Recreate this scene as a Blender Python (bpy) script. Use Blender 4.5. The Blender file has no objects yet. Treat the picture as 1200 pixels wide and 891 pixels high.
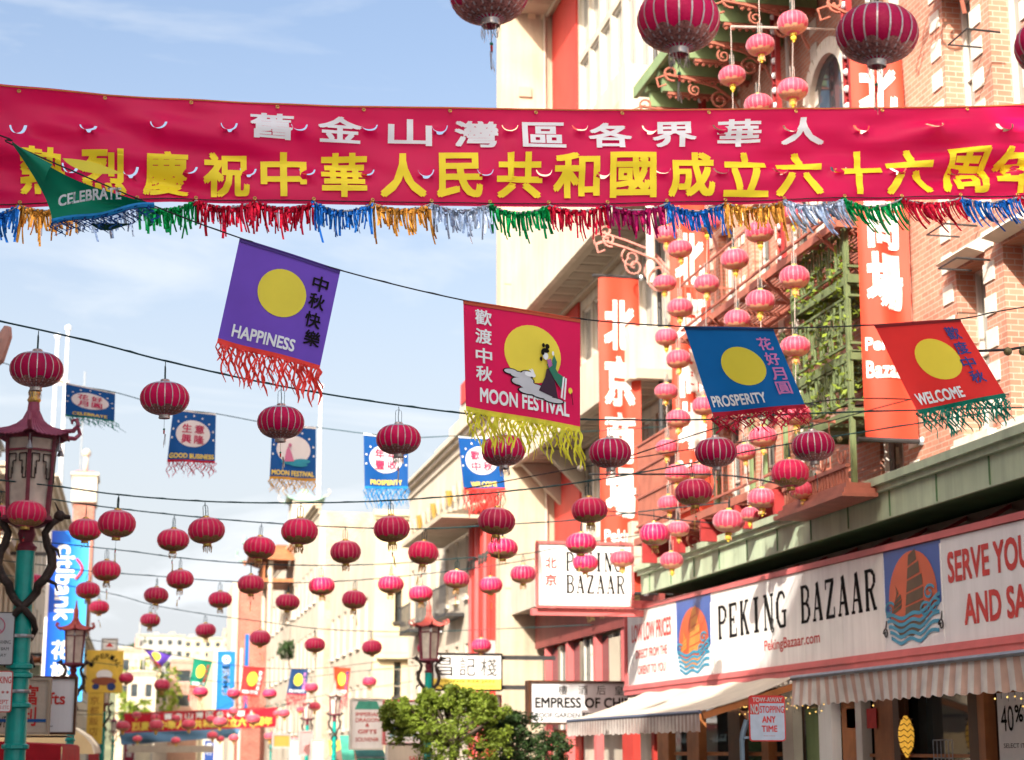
import bpy, bmesh, math, random
from mathutils import Vector, Matrix
from mathutils.geometry import delaunay_2d_cdt
rnd = random.Random(11)
S = bpy.context.scene
COL = S.collection
V = Vector

# ------------------------------------------------------------------ camera
YAW, PIT = math.atan(.2052), math.atan(.2069)
FW = V((math.sin(YAW)*math.cos(PIT), math.cos(YAW)*math.cos(PIT), math.sin(PIT)))
RT = V((math.cos(YAW), -math.sin(YAW), 0))
UP = RT.cross(FW)
EYE = V((0, 0, 1.7))
cam = bpy.data.cameras.new('camera')
cam.lens = 63; cam.sensor_width = 36; cam.clip_start = .1; cam.clip_end = 5000
cam.dof.use_dof = True; cam.dof.focus_distance = 14.2; cam.dof.aperture_fstop = 2.4
camo = bpy.data.objects.new('camera', cam); COL.objects.link(camo)
camo.matrix_world = Matrix.Translation(EYE) @ Matrix((RT, UP, -FW)).transposed().to_4x4()
S.camera = camo

# ------------------------------------------------------------------ sky, sun, exposure
SUN_EL = math.radians(33)
SUN_AZ = math.atan2(-.55, -.83)            # direction towards the sun, from +Y clockwise
world = bpy.data.worlds.new("World"); S.world = world; world.use_nodes = True
wn, wl = world.node_tree.nodes, world.node_tree.links
wn.clear()
def wnode(t, **k):
    n = wn.new(t)
    for a, b in k.items(): setattr(n, a, b)
    return n
sky = wnode('ShaderNodeTexSky', sky_type='NISHITA', sun_disc=False, sun_elevation=SUN_EL, sun_rotation=SUN_AZ % (2*math.pi),
            air_density=1.0, dust_density=8.0, ozone_density=1.0)
tc = wnode('ShaderNodeTexCoord'); mp = wnode('ShaderNodeMapping'); mp.inputs['Scale'].default_value = (1.2, 1.2, 5.5)
mp.inputs['Location'].default_value = (.35, .1, .42)
n1 = wnode('ShaderNodeTexNoise'); n1.inputs['Scale'].default_value = 2.3; n1.inputs['Detail'].default_value = 9; n1.inputs['Roughness'].default_value = .58
n1.inputs['Distortion'].default_value = .6
cr = wnode('ShaderNodeValToRGB'); cr.color_ramp.elements[0].position = .50; cr.color_ramp.elements[1].position = .66
cr.color_ramp.elements[0].color = (0,0,0,1); cr.color_ramp.elements[1].color = (.8,.8,.8,1)
sep = wnode('ShaderNodeSeparateXYZ')
hz = wnode('ShaderNodeMapRange'); hz.inputs[1].default_value = 0; hz.inputs[2].default_value = .42; hz.inputs[3].default_value = .8; hz.inputs[4].default_value = .0
hz.interpolation_type = 'SMOOTHSTEP'
mx = wnode('ShaderNodeMath', operation='MAXIMUM'); ad = wnode('ShaderNodeMath', operation='ADD', use_clamp=True)
mul = wnode('ShaderNodeMath', operation='MULTIPLY'); mul.inputs[1].default_value = .75
mixc = wnode('ShaderNodeMix', data_type='RGBA'); mixc.inputs[7].default_value = (3.1, 3.25, 3.4, 1)
bg = wnode('ShaderNodeBackground'); bg.inputs[1].default_value = .08
out = wnode('ShaderNodeOutputWorld')
wl.new(tc.outputs['Generated'], mp.inputs[0]); wl.new(mp.outputs[0], n1.inputs['Vector']); wl.new(n1.outputs[0], cr.inputs[0])
wl.new(tc.outputs['Generated'], sep.inputs[0]); wl.new(sep.outputs[2], hz.inputs[0])
wl.new(cr.outputs[0], mul.inputs[0]); wl.new(mul.outputs[0], ad.inputs[0]); wl.new(hz.outputs[0], ad.inputs[1])
wl.new(ad.outputs[0], mixc.inputs[0]); wl.new(sky.outputs[0], mixc.inputs[6]); wl.new(mixc.outputs[2], bg.inputs[0]); wl.new(bg.outputs[0], out.inputs[0])
sun = bpy.data.lights.new('sun', 'SUN'); sun.energy = 2.2; sun.angle = math.radians(.53); sun.color = (1, .93, .82)
suno = bpy.data.objects.new('sun', sun); COL.objects.link(suno)
sd = V((math.sin(SUN_AZ)*math.cos(SUN_EL), math.cos(SUN_AZ)*math.cos(SUN_EL), math.sin(SUN_EL)))
suno.rotation_euler = sd.to_track_quat('Z', 'Y').to_euler(); suno.location = (0, 0, 40)
S.view_settings.view_transform = 'Standard'; S.view_settings.look = 'None'; S.view_settings.gamma = 1
S.view_settings.exposure = 2.0
S.cycles.max_bounces = 8; S.cycles.diffuse_bounces = 6; S.cycles.glossy_bounces = 2; S.cycles.transmission_bounces = 3
S.cycles.caustics_reflective = False; S.cycles.caustics_refractive = False; S.cycles.sample_clamp_indirect = 4

# ------------------------------------------------------------------ surveying: a sight line of the photograph met with a plane of the street
def ray(px, py): return FW*2100 + RT*(px-600) + UP*(445.5-py)
def PY(px, py, y): d = ray(px, py); return EYE + d*(y/d.y)
def PX(px, py, x): d = ray(px, py); return EYE + d*(x/d.x)
def PD(px, py, D): return EYE + ray(px, py)*(D/2100)

# ------------------------------------------------------------------ materials
def lin(c):
    return tuple(((x/255)/12.92 if x <= 10 else ((x/255+.055)/1.055)**2.4) for x in c)
MATS = {}
def mat(name, col, rough=.7, metal=0, var=.12, scale=3.0, bump=.0, bscale=None, sheen=0, spec=.3, trans=0, emit=None, streak=0, coat=0, vary=0):
    """col is a linear base colour; var is how far noise moves it"""
    if name in MATS: return MATS[name]
    m = bpy.data.materials.new(name); m.use_nodes = True; MATS[name] = m
    nt = m.node_tree; N, L = nt.nodes, nt.links
    b = N['Principled BSDF']
    b.inputs['Roughness'].default_value = rough; b.inputs['Metallic'].default_value = metal
    b.inputs['Specular IOR Level'].default_value = spec
    sheen *= .12
    if sheen: b.inputs['Sheen Weight'].default_value = sheen; b.inputs['Sheen Roughness'].default_value = .4
    if coat: b.inputs['Coat Weight'].default_value = coat; b.inputs['Coat Roughness'].default_value = .15
    tcn = N.new('ShaderNodeTexCoord')
    no = N.new('ShaderNodeTexNoise'); no.inputs['Scale'].default_value = scale; no.inputs['Detail'].default_value = 6
    L.new(tcn.outputs['Object'], no.inputs['Vector'])
    mr = N.new('ShaderNodeMapRange'); mr.inputs[1].default_value = .3; mr.inputs[2].default_value = .7
    mr.inputs[3].default_value = 1-var; mr.inputs[4].default_value = 1+var
    L.new(no.outputs[0], mr.inputs[0])
    fac = mr.outputs[0]
    if streak:
        mp_ = N.new('ShaderNodeMapping'); mp_.inputs['Scale'].default_value = (2.2, 2.2, .16)
        n2 = N.new('ShaderNodeTexNoise'); n2.inputs['Scale'].default_value = 2.0; n2.inputs['Detail'].default_value = 7; n2.inputs['Roughness'].default_value = .65
        L.new(tcn.outputs['Object'], mp_.inputs[0]); L.new(mp_.outputs[0], n2.inputs['Vector'])
        m2 = N.new('ShaderNodeMapRange'); m2.inputs[1].default_value = .42; m2.inputs[2].default_value = .72; m2.inputs[3].default_value = 1; m2.inputs[4].default_value = 1-streak
        L.new(n2.outputs[0], m2.inputs[0])
        mm = N.new('ShaderNodeMath'); mm.operation = 'MULTIPLY'; L.new(fac, mm.inputs[0]); L.new(m2.outputs[0], mm.inputs[1]); fac = mm.outputs[0]
    if vary:
        oi = N.new('ShaderNodeObjectInfo'); m3 = N.new('ShaderNodeMapRange'); m3.inputs[3].default_value = 1-vary; m3.inputs[4].default_value = 1+vary
        L.new(oi.outputs['Random'], m3.inputs[0])
        mm = N.new('ShaderNodeMath'); mm.operation = 'MULTIPLY'; L.new(fac, mm.inputs[0]); L.new(m3.outputs[0], mm.inputs[1]); fac = mm.outputs[0]
    sc = N.new('ShaderNodeVectorMath'); sc.operation = 'SCALE'; sc.inputs[0].default_value = col
    L.new(fac, sc.inputs['Scale']); L.new(sc.outputs[0], b.inputs['Base Color'])
    if bump:
        bn = N.new('ShaderNodeTexNoise'); bn.inputs['Scale'].default_value = bscale or scale*8; bn.inputs['Detail'].default_value = 5
        L.new(tcn.outputs['Object'], bn.inputs['Vector'])
        bu = N.new('ShaderNodeBump'); bu.inputs['Strength'].default_value = bump; bu.inputs['Distance'].default_value = .02
        L.new(bn.outputs[0], bu.inputs['Height']); L.new(bu.outputs[0], b.inputs['Normal'])
    if emit:
        b.inputs['Emission Color'].default_value = (*emit[0], 1); b.inputs['Emission Strength'].default_value = emit[1]
    if trans:
        tr = N.new('ShaderNodeBsdfTranslucent'); mxs = N.new('ShaderNodeMixShader'); mxs.inputs[0].default_value = trans
        L.new(sc.outputs[0], tr.inputs[0]); L.new(b.outputs[0], mxs.inputs[1]); L.new(tr.outputs[0], mxs.inputs[2])
        L.new(mxs.outputs[0], N['Material Output'].inputs[0])
    return m

def brick_mat(name, c1, c2, mortar, sx=.2, sy=.075, ms=.008):
    m = bpy.data.materials.new(name); m.use_nodes = True; MATS[name] = m
    N, L = m.node_tree.nodes, m.node_tree.links; b = N['Principled BSDF']; b.inputs['Roughness'].default_value = .85
    g = N.new('ShaderNodeNewGeometry'); s = N.new('ShaderNodeSeparateXYZ'); a = N.new('ShaderNodeMath'); c = N.new('ShaderNodeCombineXYZ')
    L.new(g.outputs['Position'], s.inputs[0]); L.new(s.outputs[0], a.inputs[0]); L.new(s.outputs[1], a.inputs[1]); L.new(a.outputs[0], c.inputs[0]); L.new(s.outputs[2], c.inputs[1])
    t = N.new('ShaderNodeTexBrick'); t.inputs['Scale'].default_value = 1; t.inputs['Brick Width'].default_value = sx; t.inputs['Row Height'].default_value = sy
    t.inputs['Mortar Size'].default_value = ms; t.inputs['Color1'].default_value = (*c1, 1); t.inputs['Color2'].default_value = (*c2, 1); t.inputs['Mortar'].default_value = (*mortar, 1)
    t.inputs['Bias'].default_value = -.1
    L.new(c.outputs[0], t.inputs['Vector'])
    no = N.new('ShaderNodeTexNoise'); no.inputs['Scale'].default_value = 1.3; no.inputs['Detail'].default_value = 7; L.new(g.outputs['Position'], no.inputs['Vector'])
    mr = N.new('ShaderNodeMapRange'); mr.inputs[1].default_value = .3; mr.inputs[2].default_value = .7; mr.inputs[3].default_value = .75; mr.inputs[4].default_value = 1.2; L.new(no.outputs[0], mr.inputs[0])
    sc = N.new('ShaderNodeVectorMath'); sc.operation = 'SCALE'; L.new(t.outputs[0], sc.inputs[0]); L.new(mr.outputs[0], sc.inputs['Scale']); L.new(sc.outputs[0], b.inputs['Base Color'])
    bu = N.new('ShaderNodeBump'); bu.inputs['Strength'].default_value = .6; bu.inputs['Distance'].default_value = .01; bu.invert = True; L.new(t.outputs['Fac'], bu.inputs['Height']); L.new(bu.outputs[0], b.inputs['Normal'])
    return m

def stripe_mat(name, c1, c2, per, axis=1, rough=.8, trans=.25):
    m = bpy.data.materials.new(name); m.use_nodes = True; MATS[name] = m
    N, L = m.node_tree.nodes, m.node_tree.links; b = N['Principled BSDF']; b.inputs['Roughness'].default_value = rough
    g = N.new('ShaderNodeNewGeometry'); s = N.new('ShaderNodeSeparateXYZ'); L.new(g.outputs['Position'], s.inputs[0])
    d = N.new('ShaderNodeMath'); d.operation = 'PINGPONG'; d.inputs[1].default_value = per; L.new(s.outputs[axis], d.inputs[0])
    k = N.new('ShaderNodeMath'); k.operation = 'GREATER_THAN'; k.inputs[1].default_value = per*.5; L.new(d.outputs[0], k.inputs[0])
    no = N.new('ShaderNodeTexNoise'); no.inputs['Scale'].default_value = 4; no.inputs['Detail'].default_value = 5; L.new(g.outputs['Position'], no.inputs['Vector'])
    mr = N.new('ShaderNodeMapRange'); mr.inputs[1].default_value = .3; mr.inputs[2].default_value = .7; mr.inputs[3].default_value = .8; mr.inputs[4].default_value = 1.1; L.new(no.outputs[0], mr.inputs[0])
    mi = N.new('ShaderNodeMix'); mi.data_type = 'RGBA'; mi.inputs[6].default_value = (*c1, 1); mi.inputs[7].default_value = (*c2, 1); L.new(k.outputs[0], mi.inputs[0])
    sc = N.new('ShaderNodeVectorMath'); sc.operation = 'SCALE'; L.new(mi.outputs[2], sc.inputs[0]); L.new(mr.outputs[0], sc.inputs['Scale'])
    L.new(sc.outputs[0], b.inputs['Base Color'])
    tr = N.new('ShaderNodeBsdfTranslucent'); L.new(sc.outputs[0], tr.inputs[0]); mxs = N.new('ShaderNodeMixShader'); mxs.inputs[0].default_value = trans
    L.new(b.outputs[0], mxs.inputs[1]); L.new(tr.outputs[0], mxs.inputs[2]); L.new(mxs.outputs[0], N['Material Output'].inputs[0])
    return m

# ------------------------------------------------------------------ mesh building
class MB:
    def __init__(s): s.v = []; s.f = []; s.seg = []
    def add(s, vs, fs):
        o = len(s.v); s.v += [V(p) for p in vs]; s.f += [tuple(i+o for i in f) for f in fs]; return s
    def box(s, a, b):
        x0, y0, z0 = a; x1, y1, z1 = b
        if x0 > x1: x0, x1 = x1, x0
        if y0 > y1: y0, y1 = y1, y0
        if z0 > z1: z0, z1 = z1, z0
        return s.add([(x0,y0,z0),(x1,y0,z0),(x1,y1,z0),(x0,y1,z0),(x0,y0,z1),(x1,y0,z1),(x1,y1,z1),(x0,y1,z1)],
                     [(0,3,2,1),(4,5,6,7),(0,1,5,4),(1,2,6,5),(2,3,7,6),(3,0,4,7)])
    def obox(s, c, a, b, d):                          # centre and three half vectors
        c, a, b, d = V(c), V(a), V(b), V(d)
        if a.cross(b).dot(d) < 0: d = -d
        return s.add([c-a-b-d, c+a-b-d, c+a+b-d, c-a+b-d, c-a-b+d, c+a-b+d, c+a+b+d, c-a+b+d],
                     [(0,3,2,1),(4,5,6,7),(0,1,5,4),(1,2,6,5),(2,3,7,6),(3,0,4,7)])
    def bar(s, p, q, w, h=None, up=(0,0,1)):
        p, q = V(p), V(q); d = q-p
        if d.length < 1e-6: return s
        up = V(up)
        if abs(d.normalized().dot(up)) > .98: up = V((1, .01, 0))
        a = d.cross(up).normalized()*w/2; b = a.cross(d).normalized()*(h or w)/2
        return s.obox((p+q)/2, d/2, a, b)
    def tube(s, pts, r, n=6, cap=True):
        pts = [V(p) for p in pts]; m = len(pts); rs = r if isinstance(r, (list, tuple)) else [r]*m
        rings = []; prev = None
        for i, p in enumerate(pts):
            t = (pts[min(i+1, m-1)]-pts[max(i-1, 0)])
            t = t.normalized() if t.length > 1e-9 else V((0,0,1))
            if prev is None:
                a = t.cross(V((0,0,1)));  a = a if a.length > .1 else t.cross(V((1,0,0)))
            else:
                a = prev - t*prev.dot(t)
                if a.length < 1e-4: a = t.cross(V((1,.2,0)))
            a.normalize(); prev = a; b = t.cross(a)
            rings.append([p + (a*math.cos(k*2*math.pi/n)+b*math.sin(k*2*math.pi/n))*rs[i] for k in range(n)])
        vs = [q for R in rings for q in R]; fs = []
        for i in range(m-1):
            for k in range(n):
                fs.append((i*n+k, i*n+(k+1)%n, (i+1)*n+(k+1)%n, (i+1)*n+k))
        if cap: fs.append(tuple(range(n-1, -1, -1))); fs.append(tuple((m-1)*n+k for k in range(n)))
        return s.add(vs, fs)
    def lathe(s, prof, n=16, c=(0,0,0), lobes=0, lob=0., cap=False, ang0=0.):
        c = V(c); vs = []; fs = []; m = len(prof)
        for r, z in prof:
            for k in range(n):
                a = ang0 + 2*math.pi*k/n
                rr = r*(1 - lob*(abs(math.cos(a*lobes/2))**6)) if lobes else r
                vs.append(c+V((rr*math.cos(a), rr*math.sin(a), z)))
        for i in range(m-1):
            for k in range(n): fs.append((i*n+k, i*n+(k+1)%n, (i+1)*n+(k+1)%n, (i+1)*n+k))
        if cap: fs.append(tuple(range(n-1, -1, -1))); fs.append(tuple((m-1)*n+k for k in range(n)))
        return s.add(vs, fs)
    def ball(s, c, r, n=8, m=5, sq=1.):
        prof = [(max(r*math.sin(math.pi*i/m), r*.02), -r*sq*math.cos(math.pi*i/m)) for i in range(m+1)]
        return s.lathe(prof, n, c)
    def grid(s, fn, nu, nv):
        vs = [fn(i/nu, j/nv) for j in range(nv+1) for i in range(nu+1)]; w = nu+1
        return s.add(vs, [(j*w+i, j*w+i+1, (j+1)*w+i+1, (j+1)*w+i) for j in range(nv) for i in range(nu)])
    def poly(s, pts2, fn, depth=0.):                  # flat polygon through fn(u,v,off); with depth a prism
        n = len(pts2)
        if depth == 0: return s.add([fn(u, v, 0) for u, v in pts2], [tuple(range(n))])
        a = [fn(u, v, 0) for u, v in pts2]; b = [fn(u, v, -depth) for u, v in pts2]
        return s.add(a+b, [tuple(range(n)), tuple(range(2*n-1, n-1, -1))]+[(i, i+n, (i+1)%n+n, (i+1)%n) for i in range(n)])
    def build(s, name, m, parent=None, smooth=False, solid=0., kind=None, label=None):
        if len(s.seg) > 1 and 'lettering' in name:           # one object for each written word
            e = s.seg+[(len(s.v), len(s.f))]; o = None
            for (a, fa), (b, fb) in zip(e[:-1], e[1:]):
                q = MB(); q.v = s.v[a:b]; q.f = [tuple(i-a for i in f) for f in s.f[fa:fb]]; o = q.build(name, m, parent)
            return o
        o0 = wloc(parent) if parent else V((0,0,0))
        me = bpy.data.meshes.new(name); me.from_pydata([p-o0 for p in s.v], [], s.f); me.materials.append(m)
        if smooth: me.polygons.foreach_set('use_smooth', [True]*len(me.polygons))
        me.update()
        o = bpy.data.objects.new(name, me); COL.objects.link(o)
        if parent: o.parent = parent
        if solid:
            md = o.modifiers.new('thickness', 'SOLIDIFY'); md.thickness = solid; md.offset = 0
        if kind: o['kind'] = kind
        if label: o['label'] = label
        return o
def wloc(o):
    p = V((0,0,0))
    while o: p = p+o.location; o = o.parent
    return p
def thing(name, label, cat, loc=(0,0,0), group=None):
    o = bpy.data.objects.new(name, None); COL.objects.link(o); o.location = loc; o.empty_display_size = .2
    o['label'] = label; o['category'] = cat
    if group: o['group'] = group
    return o
def tag(o, label, cat, group=None):
    o['label'] = label; o['category'] = cat
    if group: o['group'] = group
    return o
def recentre(o, loc):                                  # top-level mesh: origin moved to the thing's own place
    loc = V(loc); o.data.transform(Matrix.Translation(-loc)); o.location = loc
    return o
KIDS = {}
def copy_tree(o, parent=None):
    c = o.copy(); COL.objects.link(c); c.parent = parent
    for ch in o.children: copy_tree(ch, c)
    return c
def dup(o, loc, label, rz=None, scale=None, rot=None):
    c = copy_tree(o); c.location = loc; c['label'] = label
    if rz is not None: c.rotation_euler.z = rz
    if rot is not None: c.rotation_euler = rot
    if scale: c.scale = (scale,)*3
    return c
def piece(name, mesh, parent, loc=(0,0,0), rot=None, scl=None):      # a copy of a shared piece mesh
    o = bpy.data.objects.new(name, mesh); COL.objects.link(o); o.parent = parent
    o.location = V(loc)-wloc(parent)
    if rot: o.rotation_euler = rot
    if scl: o.scale = scl
    return o

# ------------------------------------------------------------------ lettering
TXT = {}
def glyphs(s, bold=0., sub=0):
    k = (s, bold, sub)
    if k in TXT: return TXT[k]
    cu = bpy.data.curves.new('lettering', 'FONT'); cu.body = s; cu.resolution_u = 3; cu.fill_mode = 'FRONT'
    ob = bpy.data.objects.new('lettering', cu)
    me = ob.to_mesh()
    bm = bmesh.new(); bm.from_mesh(me); ob.to_mesh_clear(); bpy.data.objects.remove(ob); bpy.data.curves.remove(cu)
    bmesh.ops.remove_doubles(bm, verts=bm.verts, dist=1e-5)
    if sub:
        for _ in range(sub):
            es = [e for e in bm.edges if e.calc_length() > .16]
            if not es: break
            bmesh.ops.subdivide_edges(bm, edges=es, cuts=1); bmesh.ops.triangulate(bm, faces=bm.faces)
    bm.verts.index_update()
    vs = [v.co.copy() for v in bm.verts]; fs = [tuple(v.index for v in f.verts) for f in bm.faces if f.calc_area() > 1e-9]
    bm.free()
    if not vs: TXT[k] = ([], []); return TXT[k]
    x0 = min(p.x for p in vs); x1 = max(p.x for p in vs); y0 = min(p.y for p in vs); y1 = max(p.y for p in vs)
    TXT[k] = ([((p.x-x0)/max(x1-x0,1e-6), (p.y-y0)/max(y1-y0,1e-6)) for p in vs], fs); return TXT[k]
def write(mb, s, fn, u0, u1, v0, v1, bold=.02, sub=0, off=.004):
    g, fs = glyphs(s, 0, sub); mb.seg.append((len(mb.v), len(mb.f)))
    bx = bold*(u1-u0)/max(1, len(s)*(.62 if ord(s[0]) < 255 else 1)); by = bold*(v1-v0)*(1 if ord(s[0]) > 255 else 1.2)
    S_ = [(0,0)] if bold <= .004 else [(0,0),(1,1),(-1,-1),(1,-1),(-1,1)]
    for i, (sx_, sy_) in enumerate(S_):
        mb.add([fn(u0+(u1-u0)*a+bx*sx_, v0+(v1-v0)*b+by*sy_, off+.0004*i) for a, b in g], fs)
    return mb
def plane(o, du, dv):
    o, du, dv = V(o), V(du), V(dv); n = du.cross(dv).normalized()
    return lambda u, v, off=0: o+du*u+dv*v+n*off
SLAB = {  # strokes of a slab serif alphabet, on a 1 wide by 1.4 high body: (x0,y0,x1,y1,width)
 'P': [(.2,0,.2,1.4,.2),(.05,.04,.42,.04,.08),(.05,1.36,.6,1.36,.09),(.6,1.34,.85,1.2,.14),(.88,1.22,.88,.85,.17),(.85,.82,.6,.68,.12),(.2,.68,.65,.68,.09)],
 'E': [(.22,0,.22,1.4,.2),(.05,.05,.85,.05,.1),(.05,1.35,.85,1.35,.1),(.2,.72,.6,.72,.09),(.85,0,.85,.35,.08),(.85,1.05,.85,1.4,.08),(.6,.55,.6,.88,.07)],
 'K': [(.2,0,.2,1.4,.2),(.04,.04,.38,.04,.08),(.04,1.36,.38,1.36,.08),(.26,.6,.75,1.36,.1),(.4,.85,.8,.04,.18),(.58,1.36,.95,1.36,.08),(.62,.04,.98,.04,.08)],
 'I': [(.5,0,.5,1.4,.22),(.25,.04,.75,.04,.08),(.25,1.36,.75,1.36,.08)],
 'N': [(.18,0,.18,1.4,.1),(.22,1.38,.8,.02,.2),(.84,0,.84,1.4,.1),(.02,1.36,.32,1.36,.08),(.04,.04,.34,.04,.08),(.68,1.36,1,1.36,.08)],
 'G': [(.14,.35,.14,1.05,.2),(.14,1.05,.4,1.36,.15),(.38,1.35,.7,1.35,.1),(.7,1.34,.86,1.1,.12),(.14,.35,.4,.04,.15),(.38,.05,.84,.05,.1),(.82,.02,.82,.62,.16),(.55,.62,1,.62,.08)],
 'B': [(.22,0,.22,1.4,.2),(.05,.05,.65,.05,.09),(.05,1.35,.6,1.35,.09),(.22,.72,.62,.72,.09),(.6,1.34,.82,1.2,.13),(.83,1.22,.83,.9,.16),(.82,.9,.6,.74,.12),(.62,.72,.86,.55,.13),(.88,.55,.88,.22,.18),(.87,.22,.64,.05,.13)],
 'A': [(.5,1.4,.16,.04,.09),(.48,1.4,.84,.04,.21),(.28,.45,.7,.45,.08),(.02,.04,.34,.04,.08),(.64,.04,1,.04,.08)],
 'Z': [(.1,1.35,.88,1.35,.1),(.1,.05,.9,.05,.1),(.8,1.34,.2,.06,.2),(.12,1.05,.12,1.4,.08),(.9,0,.9,.38,.08)],
 'R': [(.2,0,.2,1.4,.2),(.04,.04,.38,.04,.08),(.04,1.35,.6,1.35,.09),(.6,1.34,.82,1.2,.13),(.83,1.22,.83,.9,.16),(.82,.9,.6,.72,.12),(.22,.7,.64,.7,.09),(.5,.7,.82,.04,.17),(.7,.04,1,.04,.08)],
 ' ': []}
def slab(mb, s, fn, u0, u1, v0, v1, off=.004, adv=1.22):
    W = (len(s)-1)*adv+1; mb.seg.append((len(mb.v), len(mb.f)))
    for i, ch in enumerate(s):
        for x0, y0, x1, y1, w in SLAB[ch]:
            d = V((x1-x0, y1-y0)); nn = V((-d.y, d.x)).normalized()*w*.66
            P = [(x0+nn.x, y0+nn.y), (x0-nn.x, y0-nn.y), (x1-nn.x, y1-nn.y), (x1+nn.x, y1+nn.y)]
            off += .00003
            mb.add([fn(u0+(u1-u0)*(i*adv+a)/W, v0+(v1-v0)*b/1.4, off) for a, b in P], [(0,1,2,3)])
    return mb
def disc(mb, fn, cu, cv, ru, rv, off=.004, n=28, rings=3):
    vs = [fn(cu, cv, off)]; fs = []
    for r in range(1, rings+1):
        for k in range(n):
            a = 2*math.pi*k/n; vs.append(fn(cu+ru*r/rings*math.cos(a), cv+rv*r/rings*math.sin(a), off))
    for k in range(n): fs.append((0, 1+k, 1+(k+1)%n))
    for r in range(rings-1):
        for k in range(n): fs.append((1+r*n+k, 1+(r+1)*n+k, 1+(r+1)*n+(k+1)%n, 1+r*n+(k+1)%n))
    return mb.add(vs, fs)
def spiral(c, r0, r1, turns, a0, e1, e2, n=18):
    c, e1, e2 = V(c), V(e1), V(e2)
    return [c+(e1*math.cos(a0+turns*2*math.pi*t/n)+e2*math.sin(a0+turns*2*math.pi*t/n))*(r0+(r1-r0)*t/n) for t in range(n+1)]
ORD = ['first','second','third','fourth','fifth','sixth','seventh','eighth','ninth','tenth','eleventh','twelfth','thirteenth','fourteenth','fifteenth','sixteenth']

# ------------------------------------------------------------------ shared materials
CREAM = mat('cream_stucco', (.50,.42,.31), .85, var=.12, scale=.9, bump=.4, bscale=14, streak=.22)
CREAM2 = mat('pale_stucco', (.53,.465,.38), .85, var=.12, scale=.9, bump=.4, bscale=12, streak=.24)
YELLOW = mat('yellow_stucco', (.58,.49,.33), .85, var=.08, scale=.7, bump=.2, bscale=12, streak=.12)
BEIGE = mat('beige_stucco', (.45,.38,.29), .85, var=.12, scale=.8, bump=.3, bscale=10, streak=.2)
GREYW = mat('grey_wall', (.38,.37,.36), .85, var=.12, scale=.8, bump=.3, bscale=10, streak=.2)
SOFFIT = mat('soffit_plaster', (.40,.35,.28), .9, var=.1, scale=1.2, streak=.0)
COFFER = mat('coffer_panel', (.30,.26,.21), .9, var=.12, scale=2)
REDP = mat('red_paint', (.50,.045,.035), .55, var=.1, scale=1.2, bump=.1, streak=.12)
REDIRON = mat('terracotta_iron', (.36,.12,.08), .55, var=.2, scale=4, bump=.2)
REDIRON2 = mat('dark_red_iron', (.30,.03,.03), .5, var=.2, scale=4, bump=.2)
GREEN = mat('pale_green_paint', (.21,.29,.14), .6, var=.14, scale=1.6, bump=.15, streak=.2)
PINKI = mat('faded_pink_iron', (.55,.24,.20), .6, var=.2, scale=4)
OLIVE = mat('olive_lattice_paint', (.13,.17,.075), .6, var=.25, scale=5)
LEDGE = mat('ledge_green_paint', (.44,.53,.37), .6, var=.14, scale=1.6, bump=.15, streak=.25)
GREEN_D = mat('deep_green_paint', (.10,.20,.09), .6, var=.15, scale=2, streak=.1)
WFRAME = mat('white_frame_paint', (.62,.58,.52), .5, var=.06, scale=3)
DFRAME = mat('dark_frame', (.05,.045,.04), .5, var=.15, scale=3)
GLASS = mat('window_glass', (.035,.045,.05), .06, var=.4, scale=.8, spec=.9)
GLASSC = mat('curtained_glass', (.28,.27,.24), .12, var=.25, scale=1.5, spec=.9)
BRICK = brick_mat('salmon_brick', (.46,.19,.125), (.56,.26,.175), (.50,.38,.30))
BRICKR = brick_mat('far_red_brick', (.34,.105,.075), (.40,.14,.10), (.38,.24,.19), .4, .15, .012)
BRICKT = brick_mat('tan_brick', (.42,.30,.22), (.50,.37,.27), (.5,.42,.34))
QUOIN = mat('white_quoin', (.70,.64,.55), .7, var=.08, scale=6)
ASPH = mat('asphalt', (.05,.05,.052), .85, var=.25, scale=1.5, bump=.4, bscale=60)
PAVE = mat('pavement_concrete', (.38,.37,.34), .85, var=.12, scale=1.1, bump=.3, bscale=30)
SIGNW = mat('sign_white', (.80,.79,.77), .42, var=.07, scale=1.6, streak=.20)
SIGNG = mat('sign_grey_white', (.72,.73,.75), .35, var=.07, scale=1.0, streak=.14)
INKB = mat('ink_black', (.010,.009,.009), .8, var=.2, scale=8, spec=.1)
INKR = mat('ink_red', (.52,.035,.03), .5, var=.15, scale=8)
PINKR = mat('pink_red_paint', (.60,.14,.14), .5, var=.1, scale=2, streak=.1)
TEAL = mat('teal_paint', (.0,.30,.26), .35, var=.18, scale=5, bump=.1, coat=.3, streak=.15)
DRAGON = mat('dragon_bronze', (.035,.024,.02), .5, var=.35, scale=20, bump=.8, bscale=60)
MAROON = mat('lamp_maroon', (.15,.025,.045), .45, var=.2, scale=10, bump=.2)
LROOF = mat('lamp_roof_plum', (.26,.06,.11), .5, var=.15, scale=8, bump=.15)
LROOFR = mat('lamp_roof_red', (.50,.10,.08), .5, var=.15, scale=8)
LGLASS = mat('lamp_glass', (.70,.66,.58), .15, var=.25, scale=5, spec=.7, trans=.35)
IRON = mat('dark_iron', (.04,.04,.042), .5, var=.2, scale=10)
STEEL = mat('galvanised_steel', (.32,.34,.36), .4, metal=.6, var=.15, scale=8)
WIRE = mat('wire_green', (.006,.05,.055), .5, var=.2, scale=5)
WIREK = mat('wire_dark', (.02,.022,.025), .6, var=.2, scale=5)
WOOD = mat('orange_wood', (.36,.13,.045), .5, var=.25, scale=3, streak=.25)
WOODD = mat('dark_wood', (.08,.032,.015), .5, var=.25, scale=3, streak=.2)
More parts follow.
